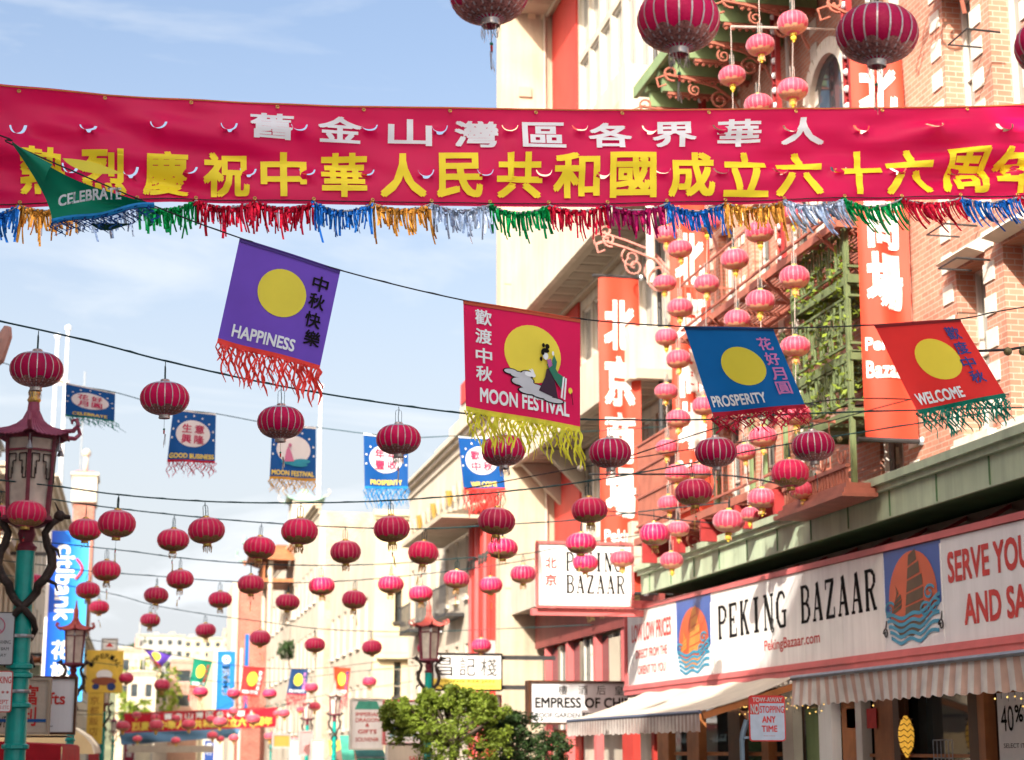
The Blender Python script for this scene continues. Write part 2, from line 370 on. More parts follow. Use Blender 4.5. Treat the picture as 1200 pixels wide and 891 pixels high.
GOLD = mat('gold_paint', (.55,.38,.10), .35, metal=.7, var=.2, scale=20)
SILVER = mat('silver_trim', (.50,.46,.44), .32, metal=.75, var=.2, scale=30)
BLUEP = mat('blue_print', (.006,.09,.30), .6, var=.08, scale=3)
WHITEP = mat('white_print', (.72,.72,.72), .6, var=.05, scale=6)
YELP = mat('yellow_print', (.80,.62,.10), .6, var=.05, scale=5)
CANVAS = mat('cream_canvas', (.66,.60,.50), .8, var=.08, scale=2, trans=.2, streak=.1)
LEAFL = mat('sunny_leaf', (.20,.27,.035), .5, var=.5, scale=6, trans=.3)  # lighter leaf copy, sunlight on the crown put into the colour
LEAFD = mat('dark_shaded_leaf', (.035,.07,.02), .5, var=.5, scale=6, trans=.15)  # darker leaf copy, street tree's shade put into the colour; also naturally dark trees
BARK = mat('bark', (.10,.075,.055), .9, var=.3, scale=8, bump=.6)

# ------------------------------------------------------------------ ground
def sheet(name, x0, y0, x1, y1, z, m, n=1):
    mb = MB(); mb.grid(lambda u, v: V((x0+(x1-x0)*u, y0+(y1-y0)*v, z)), n, n); return mb.build(name, m, kind='structure')
sheet('ground', -2500, -300, 2500, 4200, -.15, PAVE, 4)
sheet('road', -1.6, -60, 6.6, 420, -.12, ASPH)
k = MB(); k.box((-4.3,-60,-.16),(-1.6,420,0)); k.build('pavement', PAVE, kind='structure')
k = MB(); k.box((6.6,-60,-.16),(10.6,420,0)); k.build('pavement', PAVE, kind='structure')
k = MB()
for y in range(-50, 400, 6): k.box((2.45, y, -.119), (2.58, y+3, -.115))
k.build('road_marking', mat('road_paint', (.6,.5,.15), .7, var=.2, scale=6), kind='structure')

# ------------------------------------------------------------------ facades
def frame_mesh(w, h, m, mull=1, trans=1, t=.055, d=.07):
    """window frame in local (x = right, y = depth inward, z = up)"""
    b = MB()
    b.box((0,-d/2,0),(t,d/2,h)).box((w-t,-d/2,0),(w,d/2,h)).box((t,-d/2,0),(w-t,d/2,t)).box((t,-d/2,h-t),(w-t,d/2,h))
    for i in range(mull): x = w*(i+1)/(mull+1); b.box((x-t*.35,-d*.35,t),(x+t*.35,d*.35,h-t))
    for i in range(trans): z = h*(i+1)/(trans+1); b.box((t,-d*.3,z-t*.35),(w-t,d*.3,z+t*.35))
    me = bpy.data.meshes.new('window'); me.from_pydata([tuple(p) for p in b.v], [], b.f); me.materials.append(m); return me
def pane_mesh(w, h, m):
    me = bpy.data.meshes.new('pane'); me.from_pydata([(.03,.02,.03),(w-.03,.02,.03),(w-.03,.02,h-.03),(.03,.02,h-.03)], [], [(0,1,2,3)]); me.materials.append(m); return me
def facade(root, o, u, n, W, H, cols, rows, wall, frame=WFRAME, glass=GLASS, depth=.16, th=.3, z0=0, sill=True, mull=1, trans=1, sillmat=None, blind=0.):
    o, u, n = V(o), V(u), V(n); up = V((0,0,1)); w = MB()
    def blk(a, b, za, zb, d0=0, d1=None):
        if b-a < 1e-3 or zb-za < 1e-3: return
        d1 = -th if d1 is None else d1
        w.obox(o+u*(a+b)/2+up*(za+zb)/2+n*(d0+d1)/2, u*(b-a)/2, up*(zb-za)/2, n*abs(d0-d1)/2)
    cols = sorted(cols); rows = sorted(rows); x = 0
    for a, b in cols:
        blk(x, a, z0, H); z = z0
        for c, d in rows: blk(a, b, z, c); z = d
        blk(a, b, z, H); x = b
    blk(x, W, z0, H)
    w.build('wall', wall, root)
    ang = math.atan2(u.y, u.x); cache = {}
    for a, b in cols:
        for c, d in rows:
            k = (round(b-a, 3), round(d-c, 3))
            if k not in cache: cache[k] = (frame_mesh(k[0], k[1], frame, mull, trans), pane_mesh(k[0], k[1], glass), pane_mesh(k[0], k[1], GLASSC))
            f = piece('window', cache[k][0], root, o+u*a+up*c-n*depth, rot=(0,0,ang))
            p = bpy.data.objects.new('pane', cache[k][1] if rnd.random() > blind else cache[k][2]); COL.objects.link(p); p.parent = f
            if sill:
                s = MB(); s.obox(o+u*(a+b)/2+up*(c-.05)+n*.04, u*((b-a)/2+.08), up*.05, n*.07); s.build('sill', sillmat or frame, root)
def body(root, x0, y0, x1, y1, z0, z1, m, name='building_mass'):
    b = MB(); b.box((x0,y0,z0),(x1,y1,z1)); return b.build(name, m, root)
def cols(n, first, w, gap): return [(first+i*(w+gap), first+i*(w+gap)+w) for i in range(n)]
RU, RN = (0,-1,0), (-1,0,0)       # right hand row, facing the street
LU, LN = (0,1,0), (1,0,0)         # left hand row
FU, FN = (1,0,0), (0,-1,0)        # walls facing the camera
def cornice(root, o, u, n, W, z, m, prof=((.0,.25),(.14,.14),(.26,.10)), name='cornice'):
    o, u, n = V(o), V(u), V(n); b = MB(); zz = z
    for d, h in prof:
        b.obox(o+u*W/2+V((0,0,zz+h/2))+n*(d/2+.01), u*(W/2+d*.5), V((0,0,h/2)), n*(d/2+.06)); zz += h+.001
    return b.build(name, m, root)

# unseen left row, its heights shaped to shade the street and let sun through
LWH = mat('white_stucco', (.74,.72,.68), .85, var=.07, scale=.6, bump=.2, bscale=12, streak=.1)  # walls made white to bounce sky light into the shaded street
def left_shade_building(y0, y1, H, wall, label, fr=WFRAME, nrow=6):
    t = thing('street_building', label, 'building', (-4.3, (y0+y1)/2, 0))
    n = max(1, int((y1-y0-1)/2.4)); g = (y1-y0)/n
    facade(t, (-4.3, y0, 0), LU, LN, y1-y0, H, cols(n, g*.28, g*.44, g*.56), [(1.0+i*3.4, 3.0+i*3.4) for i in range(int((H-1)/3.4))], wall, fr, blind=.3, depth=.14)
    body(t, -14, y0+.01, -4.65, y1-.01, 0, H-.4, wall)
    cornice(t, (-4.3, y0, 0), LU, LN, y1-y0, H-.5, fr)
    return t
left_shade_building(-22, 2.6, 21.5, LWH, 'unseen tall white shade building on the left behind the viewer')
left_shade_building(2.65, 6.5, 18.4, LWH, 'unseen narrow white shade building on the left beside the big crimson banner')
left_shade_building(6.55, 16.2, 14.3, LWH, 'unseen long white shade building on the left beside the sharp lantern row')
left_shade_building(16.25, 20, 12.5, LWH, 'unseen narrow white building kept low for sun on the left beside the nearest lamp')
left_shade_building(20.05, 33, 16.4, LWH, 'unseen white shade building on the left beside the nearest street lamp')

# ================================================================== building A: the brick bazaar
XA = 10.1
bA = thing('brick_bazaar_building', 'salmon brick bazaar building with green balconies and red ironwork on the right', 'building', (XA, 24, 0))
# near part with tall windows between quoined piers
facade(bA, (XA, 22.45, 0), RU, RN, 8.45, 19, [(1.70,2.5),(3.0,3.8),(4.3,5.1),(5.6,6.4),(6.9,7.7)], [(5.55,7.75),(9.2,11.5),(12.9,15.2)], BRICK, WFRAME, GLASSC, depth=.3, th=.5, z0=2.6, blind=.5, sillmat=QUOIN)
facade(bA, (XA+.35, 33.8, 0), RU, RN, 11.3, 19, [(.7,1.5),(2.4,3.3),(4.3,5.2),(6.2,7.0),(9.6,10.4)], [(5.5,7.6),(9.1,11.3),(13.9,16.2)], BRICK, WFRAME, GLASS, depth=.2, th=.4, z0=2.6, blind=.4, sillmat=QUOIN)
k = MB(); k.box((XA+.002, 22.46, 2.6), (XA+.349, 22.6, 19)); k.build('wall_return', BRICK, bA)
body(bA, XA+.8, 14.01, XA+9, 33.79, 0, 18.6, BRICK)
qm = MB().box((-.02,-.14,-.12),(.03,.14,.12)); qme = bpy.data.meshes.new('quoin'); qme.from_pydata([tuple(p) for p in qm.v], [], qm.f); qme.materials.append(QUOIN)
for yq, xq in ((20.98, XA), (19.82, XA), (18.52, XA), (17.22, XA), (22.25, XA), (33.6, XA+.35), (31.9, XA+.35), (30.05,XA+.35), (28.1,XA+.35), (26.2,XA+.35), (23.75,XA+.35)):
    z = 5.4
    while z < 15:
        piece('quoin', qme, bA, (xq, yq, z)); z += .42
# lintel hoods over the near windows and thin iron signs arms
for y in (20.35, 19.05, 17.75):
    for z in (7.78, 11.53, 15.23):
        k = MB(); k.add([(XA-.02,y-.46,z),(XA-.02,y+.46,z),(XA-.26,y+.46,z+.05),(XA-.26,y-.46,z+.05),(XA-.02,y-.46,z+.22),(XA-.02,y+.46,z+.22)],
                        [(0,1,2,3),(4,3,2,5),(0,3,4),(1,5,2),(0,4,5,1)]); k.build('window_hood', QUOIN, bA)
for i, (px, py) in enumerate(((1160,305),(1145,265),(1172,38))):
    p = PX(px, py, XA-.04); k = MB(); k.tube([p, p+V((-.45,-.02,.0))], .014); k.tube([p+V((-.45,-.02,0)), p+V((-.45,.5,.0)), p+V((0,.5,0))], .012); k.build('iron_arm', IRON, bA)

# upper balcony carried on green joists seen from below
JO = [(30.9-.82*i) for i in range(10)]
zj = 13.6
dk = MB().box((8.95, 22.9, zj+.42), (10.4, 31.5, zj+.50)); dk.build('balcony_deck', GREEN_D, bA)
for y in JO:
    k = MB().box((9.0, y-.06, zj), (10.42, y+.06, zj+.418)); k.box((8.93, y-.085, zj+.30), (9.4, y+.085, zj+.415)); k.build('joist', GREEN, bA)
    k = MB().box((9.1, y-.05, zj-.06), (10.4, y+.05, zj-.002))
    for i in range(11): k.ball((9.15+i*.12, y, zj-.09), .038, 6, 4)
    k.build('bead_moulding', REDIRON, bA)
k = MB().box((8.86, 22.85, zj+.40), (8.945, 31.55, zj+.62)); k.build('balcony_fascia', GREEN, bA)
def scroll_bracket(root, y, z, x0=10.2, x1=8.75, m=REDIRON, s=1.0):
    b = MB(); e1, e2 = (1,0,0), (0,0,1)
    L = x0-x1
    b.tube([(x0, y, z-.9*s), (x0-.1*L, y, z-.55*s), (x0-.35*L, y, z-.25*s), (x0-.7*L, y, z-.12*s), (x1, y, z-.05)], .028, 5)
    b.tube(spiral((x1+.12, y, z-.02), .15, .03, -1.3, -1.2, e1, e2), .022, 5)
    b.tube(spiral((x0-.3*L, y, z-.55*s), .20*s, .04, 1.4, 1.2, e1, e2), .022, 5)
    b.tube(spiral((x0-.62*L, y, z-.36*s), .14*s, .03, 1.4, 2.2, e1, e2), .018, 5)
    b.tube(spiral((x0-.12*L, y, z-.2*s), .12*s, .03, 1.4, 0, e1, e2), .018, 5)
    b.tube([(x1-.02,y,z-.08),(x1-.16,y,z-.14),(x1-.12,y,z-.3),(x1+.02,y,z-.24)], .02, 5)
    return b.build('scroll_bracket', m, root)
for y in JO[::2]: scroll_bracket(bA, y-.2, zj-.02, s=.85)
for y, z in ((33.75, 12.0), (33.5, 11.75), (31.2, 12.2)): scroll_bracket(bA, y, z, 10.4, 8.75, m=PINKI, s=1.5)
k = MB().tube([(9.75,33.6,10.9),(9.75,33.6,12.6)], .09, 8); k.build('white_pipe', WFRAME, bA)
for y in (22.6, 20.1): scroll_bracket(bA, y, 12.2, 10.1, 9.25, s=1.3); scroll_bracket(bA, y-.02, 13.6, 10.1, 9.3, s=1.1)
# iron columns with glass balls
for y, x in ((26.6, 9.95), (23.1, 9.75), (30.6, 9.95)):
    k = MB().box((x-.06,y-.12,9.3),(x+.02,y-.06,16.5)).box((x-.06,y+.06,9.3),(x+.02,y+.12,16.5))
    for i in range(28): k.obox((x-.02,y,9.4+i*.26), (.02,0,0), (0,.1,0), (0,0,.012))
    k.build('iron_pilaster', REDIRON2, bA)
    k = MB()
    for i in range(27): k.ball((x-.05,y,9.53+i*.26), .055, 8, 6)
    k.build('glass_balls', SIGNG, bA)
# arch of pale voussoirs on the set back wall
ya, za, ra = 25.55, 11.9, .85
for i in range(15):
    a = math.pi*(i+.5)/15; c = V((XA+.30, ya+math.cos(a)*ra, za+math.sin(a)*ra)); rr = V((0, math.cos(a), math.sin(a)))
    k = MB().obox(c, rr*.13, V((0,-math.sin(a),math.cos(a)))*.082, (.06,0,0)); k.build('voussoir', QUOIN, bA)
for sgn in (-1, 1):
    for i in range(9):
        k = MB().box((XA+.24, ya+sgn*ra-.12, za-.02-.2*(i+1)), (XA+.36, ya+sgn*ra+.12, za-.03-.2*i)); k.build('voussoir', QUOIN, bA)
k = MB(); k.poly([(math.cos(math.pi*i/16)*.73, math.sin(math.pi*i/16)*.73) for i in range(17)]+[(-.73,-1.9),(.73,-1.9)], lambda u, v, o: V((XA+.335, ya-u, za+v))); k.build('arched_window', GLASS, bA)

# middle fire escape: long platform with railing and stair
FE = REDIRON
def platform(root, y0, y1, z, x0, x1, m=FE, rail=.95, gap=.34, fretted=False):
    k = MB().box((x0, y0, z-.10), (x0+.06, y1, z+.02)).box((x1-.05, y0, z-.10), (x1, y1, z+.02)).box((x0+.06, y0, z-.10), (x1-.05, y0+.05, z+.02)).box((x0+.06, y1-.05, z-.10), (x1-.05, y1, z+.02)); k.build('platform_frame', m, root)
    k = MB(); x = x0+.10
    while x < x1-.06: k.box((x, y0+.05, z-.03), (x+.03, y1-.05, z)); x += .075
    for i in range(int((y1-y0)/.8)): k.box((x0+.06, y0+.4+i*.8, z-.09), (x1-.05, y0+.44+i*.8, z-.035))
    k.build('platform_grating', m, root)
    k = MB()
    for zz in (z+rail, z+.12): k.box((x0+.01, y0, zz), (x0+.045, y1, zz+.035))
    for yy in (y0+.0, y1-.035):
        for zz in (z+rail, z+.12): k.box((x0+.046, yy, zz), (x1, yy+.035, zz+.035))
    if fretted:
        y = y0+.04
        while y < y1-.3:
            w = .34; a, b = z+.17, z+rail-.03
            for q in ((y,a,y,b),(y+w*.33,a,y+w*.33,b-.2),(y+w*.66,a+.2,y+w*.66,b),(y,b,y+w*.33,b),(y+w*.33,a+.3,y+w*.66,a+.3),(y+w*.66,a+.2,y+w,a+.2),(y,a+.5,y+w*.66,a+.5)):
                k.bar((x0+.025,q[0],q[1]),(x0+.025,q[2],q[3]),.026,.03, up=(1,0,0))
            y += w
    else:
        y = y0+.05
        while y < y1: k.box((x0+.018, y, z+.155), (x0+.034, y+.014, z+rail)); y += gap
        x = x0+.1
        while x < x1: k.box((x, y0+.01, z+.155), (x+.014, y0+.025, z+rail)); x += gap
    k.build('railing', m, root)
fe = thing('fire_escape', 'terracotta red fire escape with long railing across the middle of the brick facade', 'fire escape', (9.7, 28, 8.9))
platform(fe, 22.6, 30.1, 8.95, 9.25, 10.38)
for y in (23.2, 25.6, 28.2, 29.8):
    k = MB(); k.bar((9.2, y, 8.9), (10.42, y, 7.9), .05); k.build('strut', FE, fe)
fe2 = thing('fire_escape', 'lower terracotta fire escape platform resting above the green ledge', 'fire escape', (9.3, 28, 5.2))
platform(fe2, 23.4, 31.2, 5.42, 8.65, 9.75, gap=.3, rail=.8)
for y in (24.0, 26.2, 28.4, 30.6):
    k = MB(); k.bar((8.68, y, 5.3), (9.9, y, 4.9), .06); k.tube(spiral((8.9, y-.03, 5.1), .16, .03, 1.3, .5, (1,0,0), (0,0,1)), .02, 5); k.build('scroll_bracket', FE, fe2)
k = MB()
for i in range(30): k.box((8.62, 28.4+i*.08, 5.5), (8.645, 28.45+i*.08, 7.1))
for z in (5.6,6.1,6.6,7.05): k.box((8.6, 28.35, z), (8.615, 30.85, z+.04))
k.build('shutter_screen', REDIRON, fe2)
for i in range(5): k = MB().box((8.62, 23.7+i*1.7, 4.95), (9.7, 23.78+i*1.7, 5.3)); k.build('cross_beam', REDIRON2, fe2)
# green lattice balcony right of the middle
lb = thing('lattice_balcony', 'green fretwork lattice balcony hung with leaves beside the right red shop banner', 'balcony', (9.6, 24.2, 7.0))
for z0 in (8.2, 7.1, 6.3):
    platform(lb, 22.75, 25.0, z0, 9.45, 10.4, OLIVE, rail=.8, fretted=True)
for y in (22.8, 24.9):
    k = MB().box((9.43, y, 5.1), (9.5, y+.07, 9.0)); k.build('post', OLIVE, lb)
gm = MB()
for i in range(900):
    c = V((9.38+rnd.random()*.3, 22.8+rnd.random()*2.2, 6.4+rnd.random()*2.6)); a = V((rnd.uniform(-1,1), rnd.uniform(-1,1), rnd.uniform(-1,1))).normalized()*.06; b = a.orthogonal().normalized()*.035
    gm.add([c-a, c+b, c+a, c-b], [(0,1,2,3)])
gm.build('creeper_leaves', LEAFL, lb, kind='stuff')
# pale green window frames strip at lower middle
for y in (27.2, 28.9, 31.6):
    k = MB().box((10.36, y, 5.2), (10.43, y+.12, 8.6)).box((10.36, y+.7, 5.2), (10.43, y+.82, 8.6)); k.build('window_trim', GREEN, bA)
# downpipes / conduit on the wall
for y, x, m in ((33.95, 10.02, IRON), (22.75, 10.0, DFRAME), (23.6, 10.3, WFRAME), (27.0,10.3,WFRAME)):
    k = MB().tube([(x,y,4.9),(x,y,16.5)], .05, 8); k.build('downpipe', m, bA)

# green ledge above the sign
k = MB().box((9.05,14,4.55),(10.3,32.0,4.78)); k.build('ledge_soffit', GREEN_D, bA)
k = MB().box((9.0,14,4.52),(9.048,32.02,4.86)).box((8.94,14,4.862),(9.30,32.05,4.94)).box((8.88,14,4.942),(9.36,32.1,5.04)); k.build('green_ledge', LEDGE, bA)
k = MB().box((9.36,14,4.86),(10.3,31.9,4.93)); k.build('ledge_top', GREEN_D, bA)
y = 15.2
while y < 32: k = MB().box((8.985,y,4.54),(8.999,y+.02,4.855)); k.build('ledge_joint', GREEN_D, bA); y += 1.35
k = MB().box((9.75,14,4.2),(9.95,33.5,4.5)); k.build('dark_beam', WOODD, bA)
for i in range(14):
    y = 15.4+i*1.15
    k = MB(); k.bar((9.28, y, 4.22), (9.82, y+.1, 4.5), .04); k.bar((9.28, y, 4.22), (9.8, y+.75, 4.42), .035); k.bar((9.28,y,4.2),(9.28,y+1.1,4.2),.045); k.build('sign_strut', REDIRON2, bA)
# little balustrade planter above the ledge
yb0, yb1 = 20.9, 23.2
k = MB().box((8.55,yb0,4.92),(8.95,yb1,4.99)).box((8.55,yb0,5.18),(8.62,yb1,5.23)).box((8.45,yb0-.1,4.80),(8.93,yb1+.1,4.85)).box((8.50,yb0-.05,4.852),(8.93,yb1+.05,4.918))
n = 22
for i in range(n): yy = yb0+.04+(yb1-yb0-.08)*i/(n-1); k.tube([(8.585,yy,4.99),(8.585,yy,5.18)], [.018,.022], 6)
pl = k.build('balustrade', REDIRON, bA)
k = MB()
for yy in (21.1, 21.75, 22.4): k.tube(spiral((8.58, yy, 5.38), .15, .11, .6, math.pi*.95, (0,1,0), (0,0,1), 12), .014, 5); k.tube([(8.58,yy,5.23),(8.58,yy,5.4)], .012, 5)
k.build('balustrade_scroll', REDIRON, bA)

# ------------------------------------------------------------------ the long sign of the bazaar
XS = 9.2
sg = thing('shop_sign', 'long white fascia sign lettered PEKING BAZAAR with two sailing junk pictures', 'shop sign', (XS, 24, 2.9))
def sy(px): return PX(px, 700, XS).y
def signpanel(ya, yb, m, x=XS, z0=2.92, z1=4.16, ft=True):
    """ya far, yb near"""
    zt = lambda y: 4.12+(y-17.6)*.0125
    k = MB(); k.add([(x,ya,z0),(x,yb,z0),(x,yb,zt(yb)),(x,ya,zt(ya)),(x+.06,ya,z0),(x+.06,yb,z0),(x+.06,yb,zt(yb)),(x+.06,ya,zt(ya))],
                    [(0,1,2,3),(7,6,5,4),(0,4,5,1),(1,5,6,2),(2,6,7,3),(3,7,4,0)])
    return k.build('sign_panel', m, sg)
Y = {p: sy(p) for p in (735, 792, 833, 1037, 1105)}
signpanel(Y[735], Y[792]+.02, SIGNW)
edges = [Y[833]-(Y[833]-Y[1037])*i/5 for i in range(6)]
for i in range(5): signpanel(edges[i], edges[i+1]+.012, SIGNW)
e2 = [Y[1105], 16.9, 15.4, 14.0]
for i in range(3): signpanel(e2[i], e2[i+1]+.012, SIGNG)
# junk pictures
JB = mat('junk_blue', (.035,.10,.36), .45, var=.08, scale=3); JR = mat('junk_red', (.55,.10,.035), .45, var=.08, scale=3); JW = mat('junk_wave', (.03,.26,.42), .45, var=.1, scale=3)
JBR = mat('junk_sail', (.10,.06,.03), .5, var=.2, scale=4); JO_ = mat('junk_sail_orange', (.62,.24,.05), .5, var=.15, scale=4)
def junk(ya, yb, sail):
    signpanel(ya, yb+.01, JB if sail is JBR else JB)
    w = ya-yb; fn = plane((XS-.001, ya, 2.92), (0,-w,0), (0,0,1.22))
    k = MB(); k.poly([(.5+.42*math.cos(a), .5+.47*math.sin(a)) for a in [2*math.pi*i/36 for i in range(36)]], lambda u,v,o: fn(u,v,.004)); 
    k.build('picture_sun', JR, sg)
    k = MB()   # white ground below the waves
    k.poly([(0,0),(1,0),(1,.42),(.8,.30),(.5,.2),(.2,.25),(0,.38)], lambda u,v,o: fn(u,v,.006)); k.build('picture_ground', SIGNG, sg)
    k = MB()
    for s0, s1 in (((.36,.30),(.70,.95)), ((.14,.36),(.32,.62))):
        for i in range(5):
            a, b = i/5, (i+.86)/5; X0, Z0 = s0; X1, Z1 = s1; dz = Z1-Z0; dx = X1-X0
            k.poly([(X0+.02*i, Z0+dz*a), (X1-.02*(4-i)*.3-.05*max(0,i-2), Z0+dz*a+.05), (X1-.05*max(0,i-1.6), Z0+dz*b+.05), (X0+.02*i+.02, Z0+dz*b)], lambda u,v,o: fn(u,v,.008))
    k.poly([(.14,.28),(.62,.26),(.74,.36),(.70,.20),(.50,.12),(.26,.14)], lambda u,v,o: fn(u,v,.010))
    k.build('junk_boat', sail, sg)
    k = MB()
    for i in range(5):
        z = .33-.062*i
        pts = []
        for j in range(25):
            t = j/24; pts.append(fn(.03+.94*t*(1-.03*i)+.02*i, z+.20*max(0,t-.62)**.8*(1.6-.2*i)+.12*max(0,.2-t)+.020*math.sin(t*15+i*.4), .013+.0006*i))
        for p, q in zip(pts[:-1], pts[1:]):
            h = V((0,0,.023)); k.add([p-h, q-h, q+h, p+h], [(0,1,2,3)])
    for cu, cv in ((.80,.52),(.72,.36),(.88,.38),(.1,.42)):
        sp = spiral((0,0,0), .10, .02, 1.2, .5, (1,0,0), (0,1,0), 14)
        P_ = [fn(cu+a.x, cv+a.y*.8, .018) for a in sp]
        for p, q in zip(P_[:-1], P_[1:]):
            d = (q-p).cross(V((1,0,0))).normalized()*.016; k.add([p-d, q-d, q+d, p+d], [(0,1,2,3)])
    k.build('picture_waves', JW, sg)
junk(Y[792], Y[833], JO_); junk(Y[1037], Y[1105], JBR)
fn = plane((XS, Y[833], 2.92), (0,-1,0), (0,0,1)); Wp = Y[833]-Y[1037]
k = MB(); slab(k, 'PEKING', fn, .35, Wp*.50, .55, 1.08); slab(k, 'BAZAAR', fn, Wp*.58, Wp*.965, .55, 1.08); k.build('lettering', INKB, sg)
k = MB(); write(k, 'PekingBazaar.com', fn, Wp*.36, Wp*.68, .20, .40, .01); k.build('lettering', INKR, sg)
fn = plane((XS, Y[735], 2.92), (0,-1,0), (0,0,1)); w = Y[735]-Y[792]
k = MB(); write(k, 'LOW LOW PRICES', fn, w*.1, w*.9, .80, 1.12, .02); write(k, 'DIRECT FROM THE', fn, w*.18, w*.82, .48, .64, .012); write(k, 'ORIENT TO YOU', fn, w*.22, w*.78, .18, .34, .012); k.build('lettering', INKR, sg)
fn = plane((XS, Y[1105], 2.92), (0,-1,0), (0,0,1))
k = MB(); write(k, 'SERVE YOURSELF', fn, .18, 3.2, .70, 1.04, .03); write(k, 'AND SAVE', fn, .56, 2.5, .19, .52, .03); k.build('lettering', INKR, sg)
# pink rails and round bulbs
k = MB().box((XS-.04,14,2.74),(XS+.06,33.9,2.918)); k.build('lower_rail', PINKR, sg)
k = MB().box((XS-.06,14,2.83),(XS-.042,33.9,2.87)); k.build('rail_bead', PINKR, sg)
k = MB(); k.add([(XS-.03,33.9,4.32),(XS-.03,14,4.09),(XS-.03,14,4.17),(XS-.03,33.9,4.40),(XS+.08,33.9,4.32),(XS+.08,14,4.09),(XS+.08,14,4.17),(XS+.08,33.9,4.40)],[(0,1,2,3),(7,6,5,4),(0,4,5,1),(1,5,6,2),(2,6,7,3),(3,7,4,0)]); k.build('upper_rail', PINKR, sg)
k = MB().box((XS-.03,33.82,2.919),(XS+.08,33.9,4.30)); k.build('end_rail', PINKR, sg)
for y in [edges[0]]+[Y[792], Y[1037], Y[1105]]:
    k = MB().box((XS-.012,y-.012,2.93),(XS-.001,y+.012,4.1)); k.build('panel_joint', SIGNG, sg)
bm_ = MB().ball((0,0,0), .052, 10, 8).tube([(0,0,.03),(.0,0,.085)], .025, 8); bme = bpy.data.meshes.new('bulb'); bme.from_pydata([tuple(p) for p in bm_.v], [], bm_.f)
bme.polygons.foreach_set('use_smooth', [True]*len(bme.polygons)); bme.materials.append(mat('clear_bulb', (.55,.5,.45), .12, var=.1, scale=5, spec=.8))
y = 14.3; i = 0
while y < 33.7:
    if i % 19 not in (7,): piece('bulb', bme, sg, (XS+.02, y, 2.655))
    y += .215; i += 1
k = MB().box((XS-.01,14,2.70),(XS+.12,33.8,2.738)); k.build('bulb_rail', WOODD, sg)
for px, py in ((905,738),(1038,743),(1103,732)):     # curly brackets on the sign face
    p = PX(px, py, XS-.03); k = MB(); k.tube(spiral(p, .07, .02, 1.2, 0, (0,1,0), (0,0,1)), .01, 5); k.tube([p+V((0,.0,.05)), p+V((.02,0,.16))], .01, 5); k.build('curly_hook', IRON, sg)

# ------------------------------------------------------------------ shopfront under the sign
sf = thing('shopfront', 'timber framed shopfront windows and pillars beneath the striped awnings', 'shopfront', (9.7, 24, 0))
k = MB().box((9.6,14,2.5),(10.1,33.8,2.62)).box((9.75,14,2.62),(9.95,33.8,4.2)); k.build('lintel', WOODD, sf)
def sx(px): return PX(px, 860, 9.5).y
parts_ = [(928,941,'pillar',WFRAME,9.35,2.6),(941,966,'panel',GREEN,9.55,2.3),(966,981,'pillar',SIGNG,9.42,2.35),(983,1000,'door_leaf',WOOD,9.55,2.5),(1003,1010,'mullion',WFRAME,9.5,2.5),(1018,1045,'door_leaf',WOOD,9.58,2.5),(1047,1054,'mullion',WOODD,9.5,2.5),(1140,1162,'pillar',WOODD,9.45,2.5),(1156,1164,'mullion',WOOD,9.4,2.5),(860,874,'pillar',WOODD,9.4,2.5),(892,900,'mullion',WOOD,9.5,2.5),(808,822,'pillar',WOOD,9.45,2.5),(770,783,'mullion',WOOD,9.5,2.5),(735,748,'pillar',REDP,9.4,2.6)]
for a, b, nm, m, x, zt in parts_:
    k = MB().box((x, sx(a), 0), (x+.14, sx(b), zt)); k.build(nm, m, sf)
k = MB().box((9.80,14,0),(9.83,33.8,2.5)); k.build('shop_glass', GLASS, sf)
k = MB().box((9.62,14,.0),(9.799,33.8,.75)); k.build('stall_riser', WOOD, sf)
k = MB().box((9.60,14,1.62),(9.70,sx(1000)-.02,1.66)).box((9.62,14,2.34),(9.68,20,2.38)); k.build('transom', WOOD, sf)
k = MB().box((9.60,sx(905),1.62),(9.70,33,1.68)); k.build('transom', WOOD, sf)
# poster
po = thing('sale_poster', 'white shop window poster reading 40 % at the far right edge', 'poster', (9.4, 16.2, 1.4))
pf = plane((9.42, sx(1178), 1.35), (0,-1,0), (0,0,1)); k = MB(); k.poly([(0,0),(1.0,0),(1.0,.98),(0,.98)], lambda u,v,o: pf(u,v,o), .02); k.build('sheet', WHITEP, po)
k = MB(); write(k, '40', pf, .08, .38, .56, .84, .0); write(k, '%', pf, .42, .6, .66, .84); write(k, 'SELECT ITEMS', pf, .12, .8, .38, .43, .0); k.build('lettering', INKB, po)
# goods and notices behind the glass
for i, (px, py, w, h, c) in enumerate(((1075,845,.5,.35,(.5,.1,.1)),(1140,838,.25,.2,(.6,.5,.2)),(1032,845,.35,.3,(.5,.12,.12)),(1005,838,.3,.25,(.5,.15,.1)),(890,845,.4,.3,(.45,.35,.25)),(840,848,.5,.4,(.5,.3,.2)),(700,850,.5,.4,(.4,.42,.4)))):
    pass
for i, px in enumerate((1022, 998, 1148)):
    p = PX(px, 842, 9.56); k = MB().box((p.x-.01, p.y-.16, p.z-.13), (p.x, p.y+.16, p.z+.13))
    nt = k.build('notice_card', INKR, None); recentre(nt, p)
    tag(nt, ['small red notice card in the shop window left of the glowing lamp','red notice card behind the glass beside the timber door leaf','red notice card in the dark window near the white sale poster'][i], 'notice')
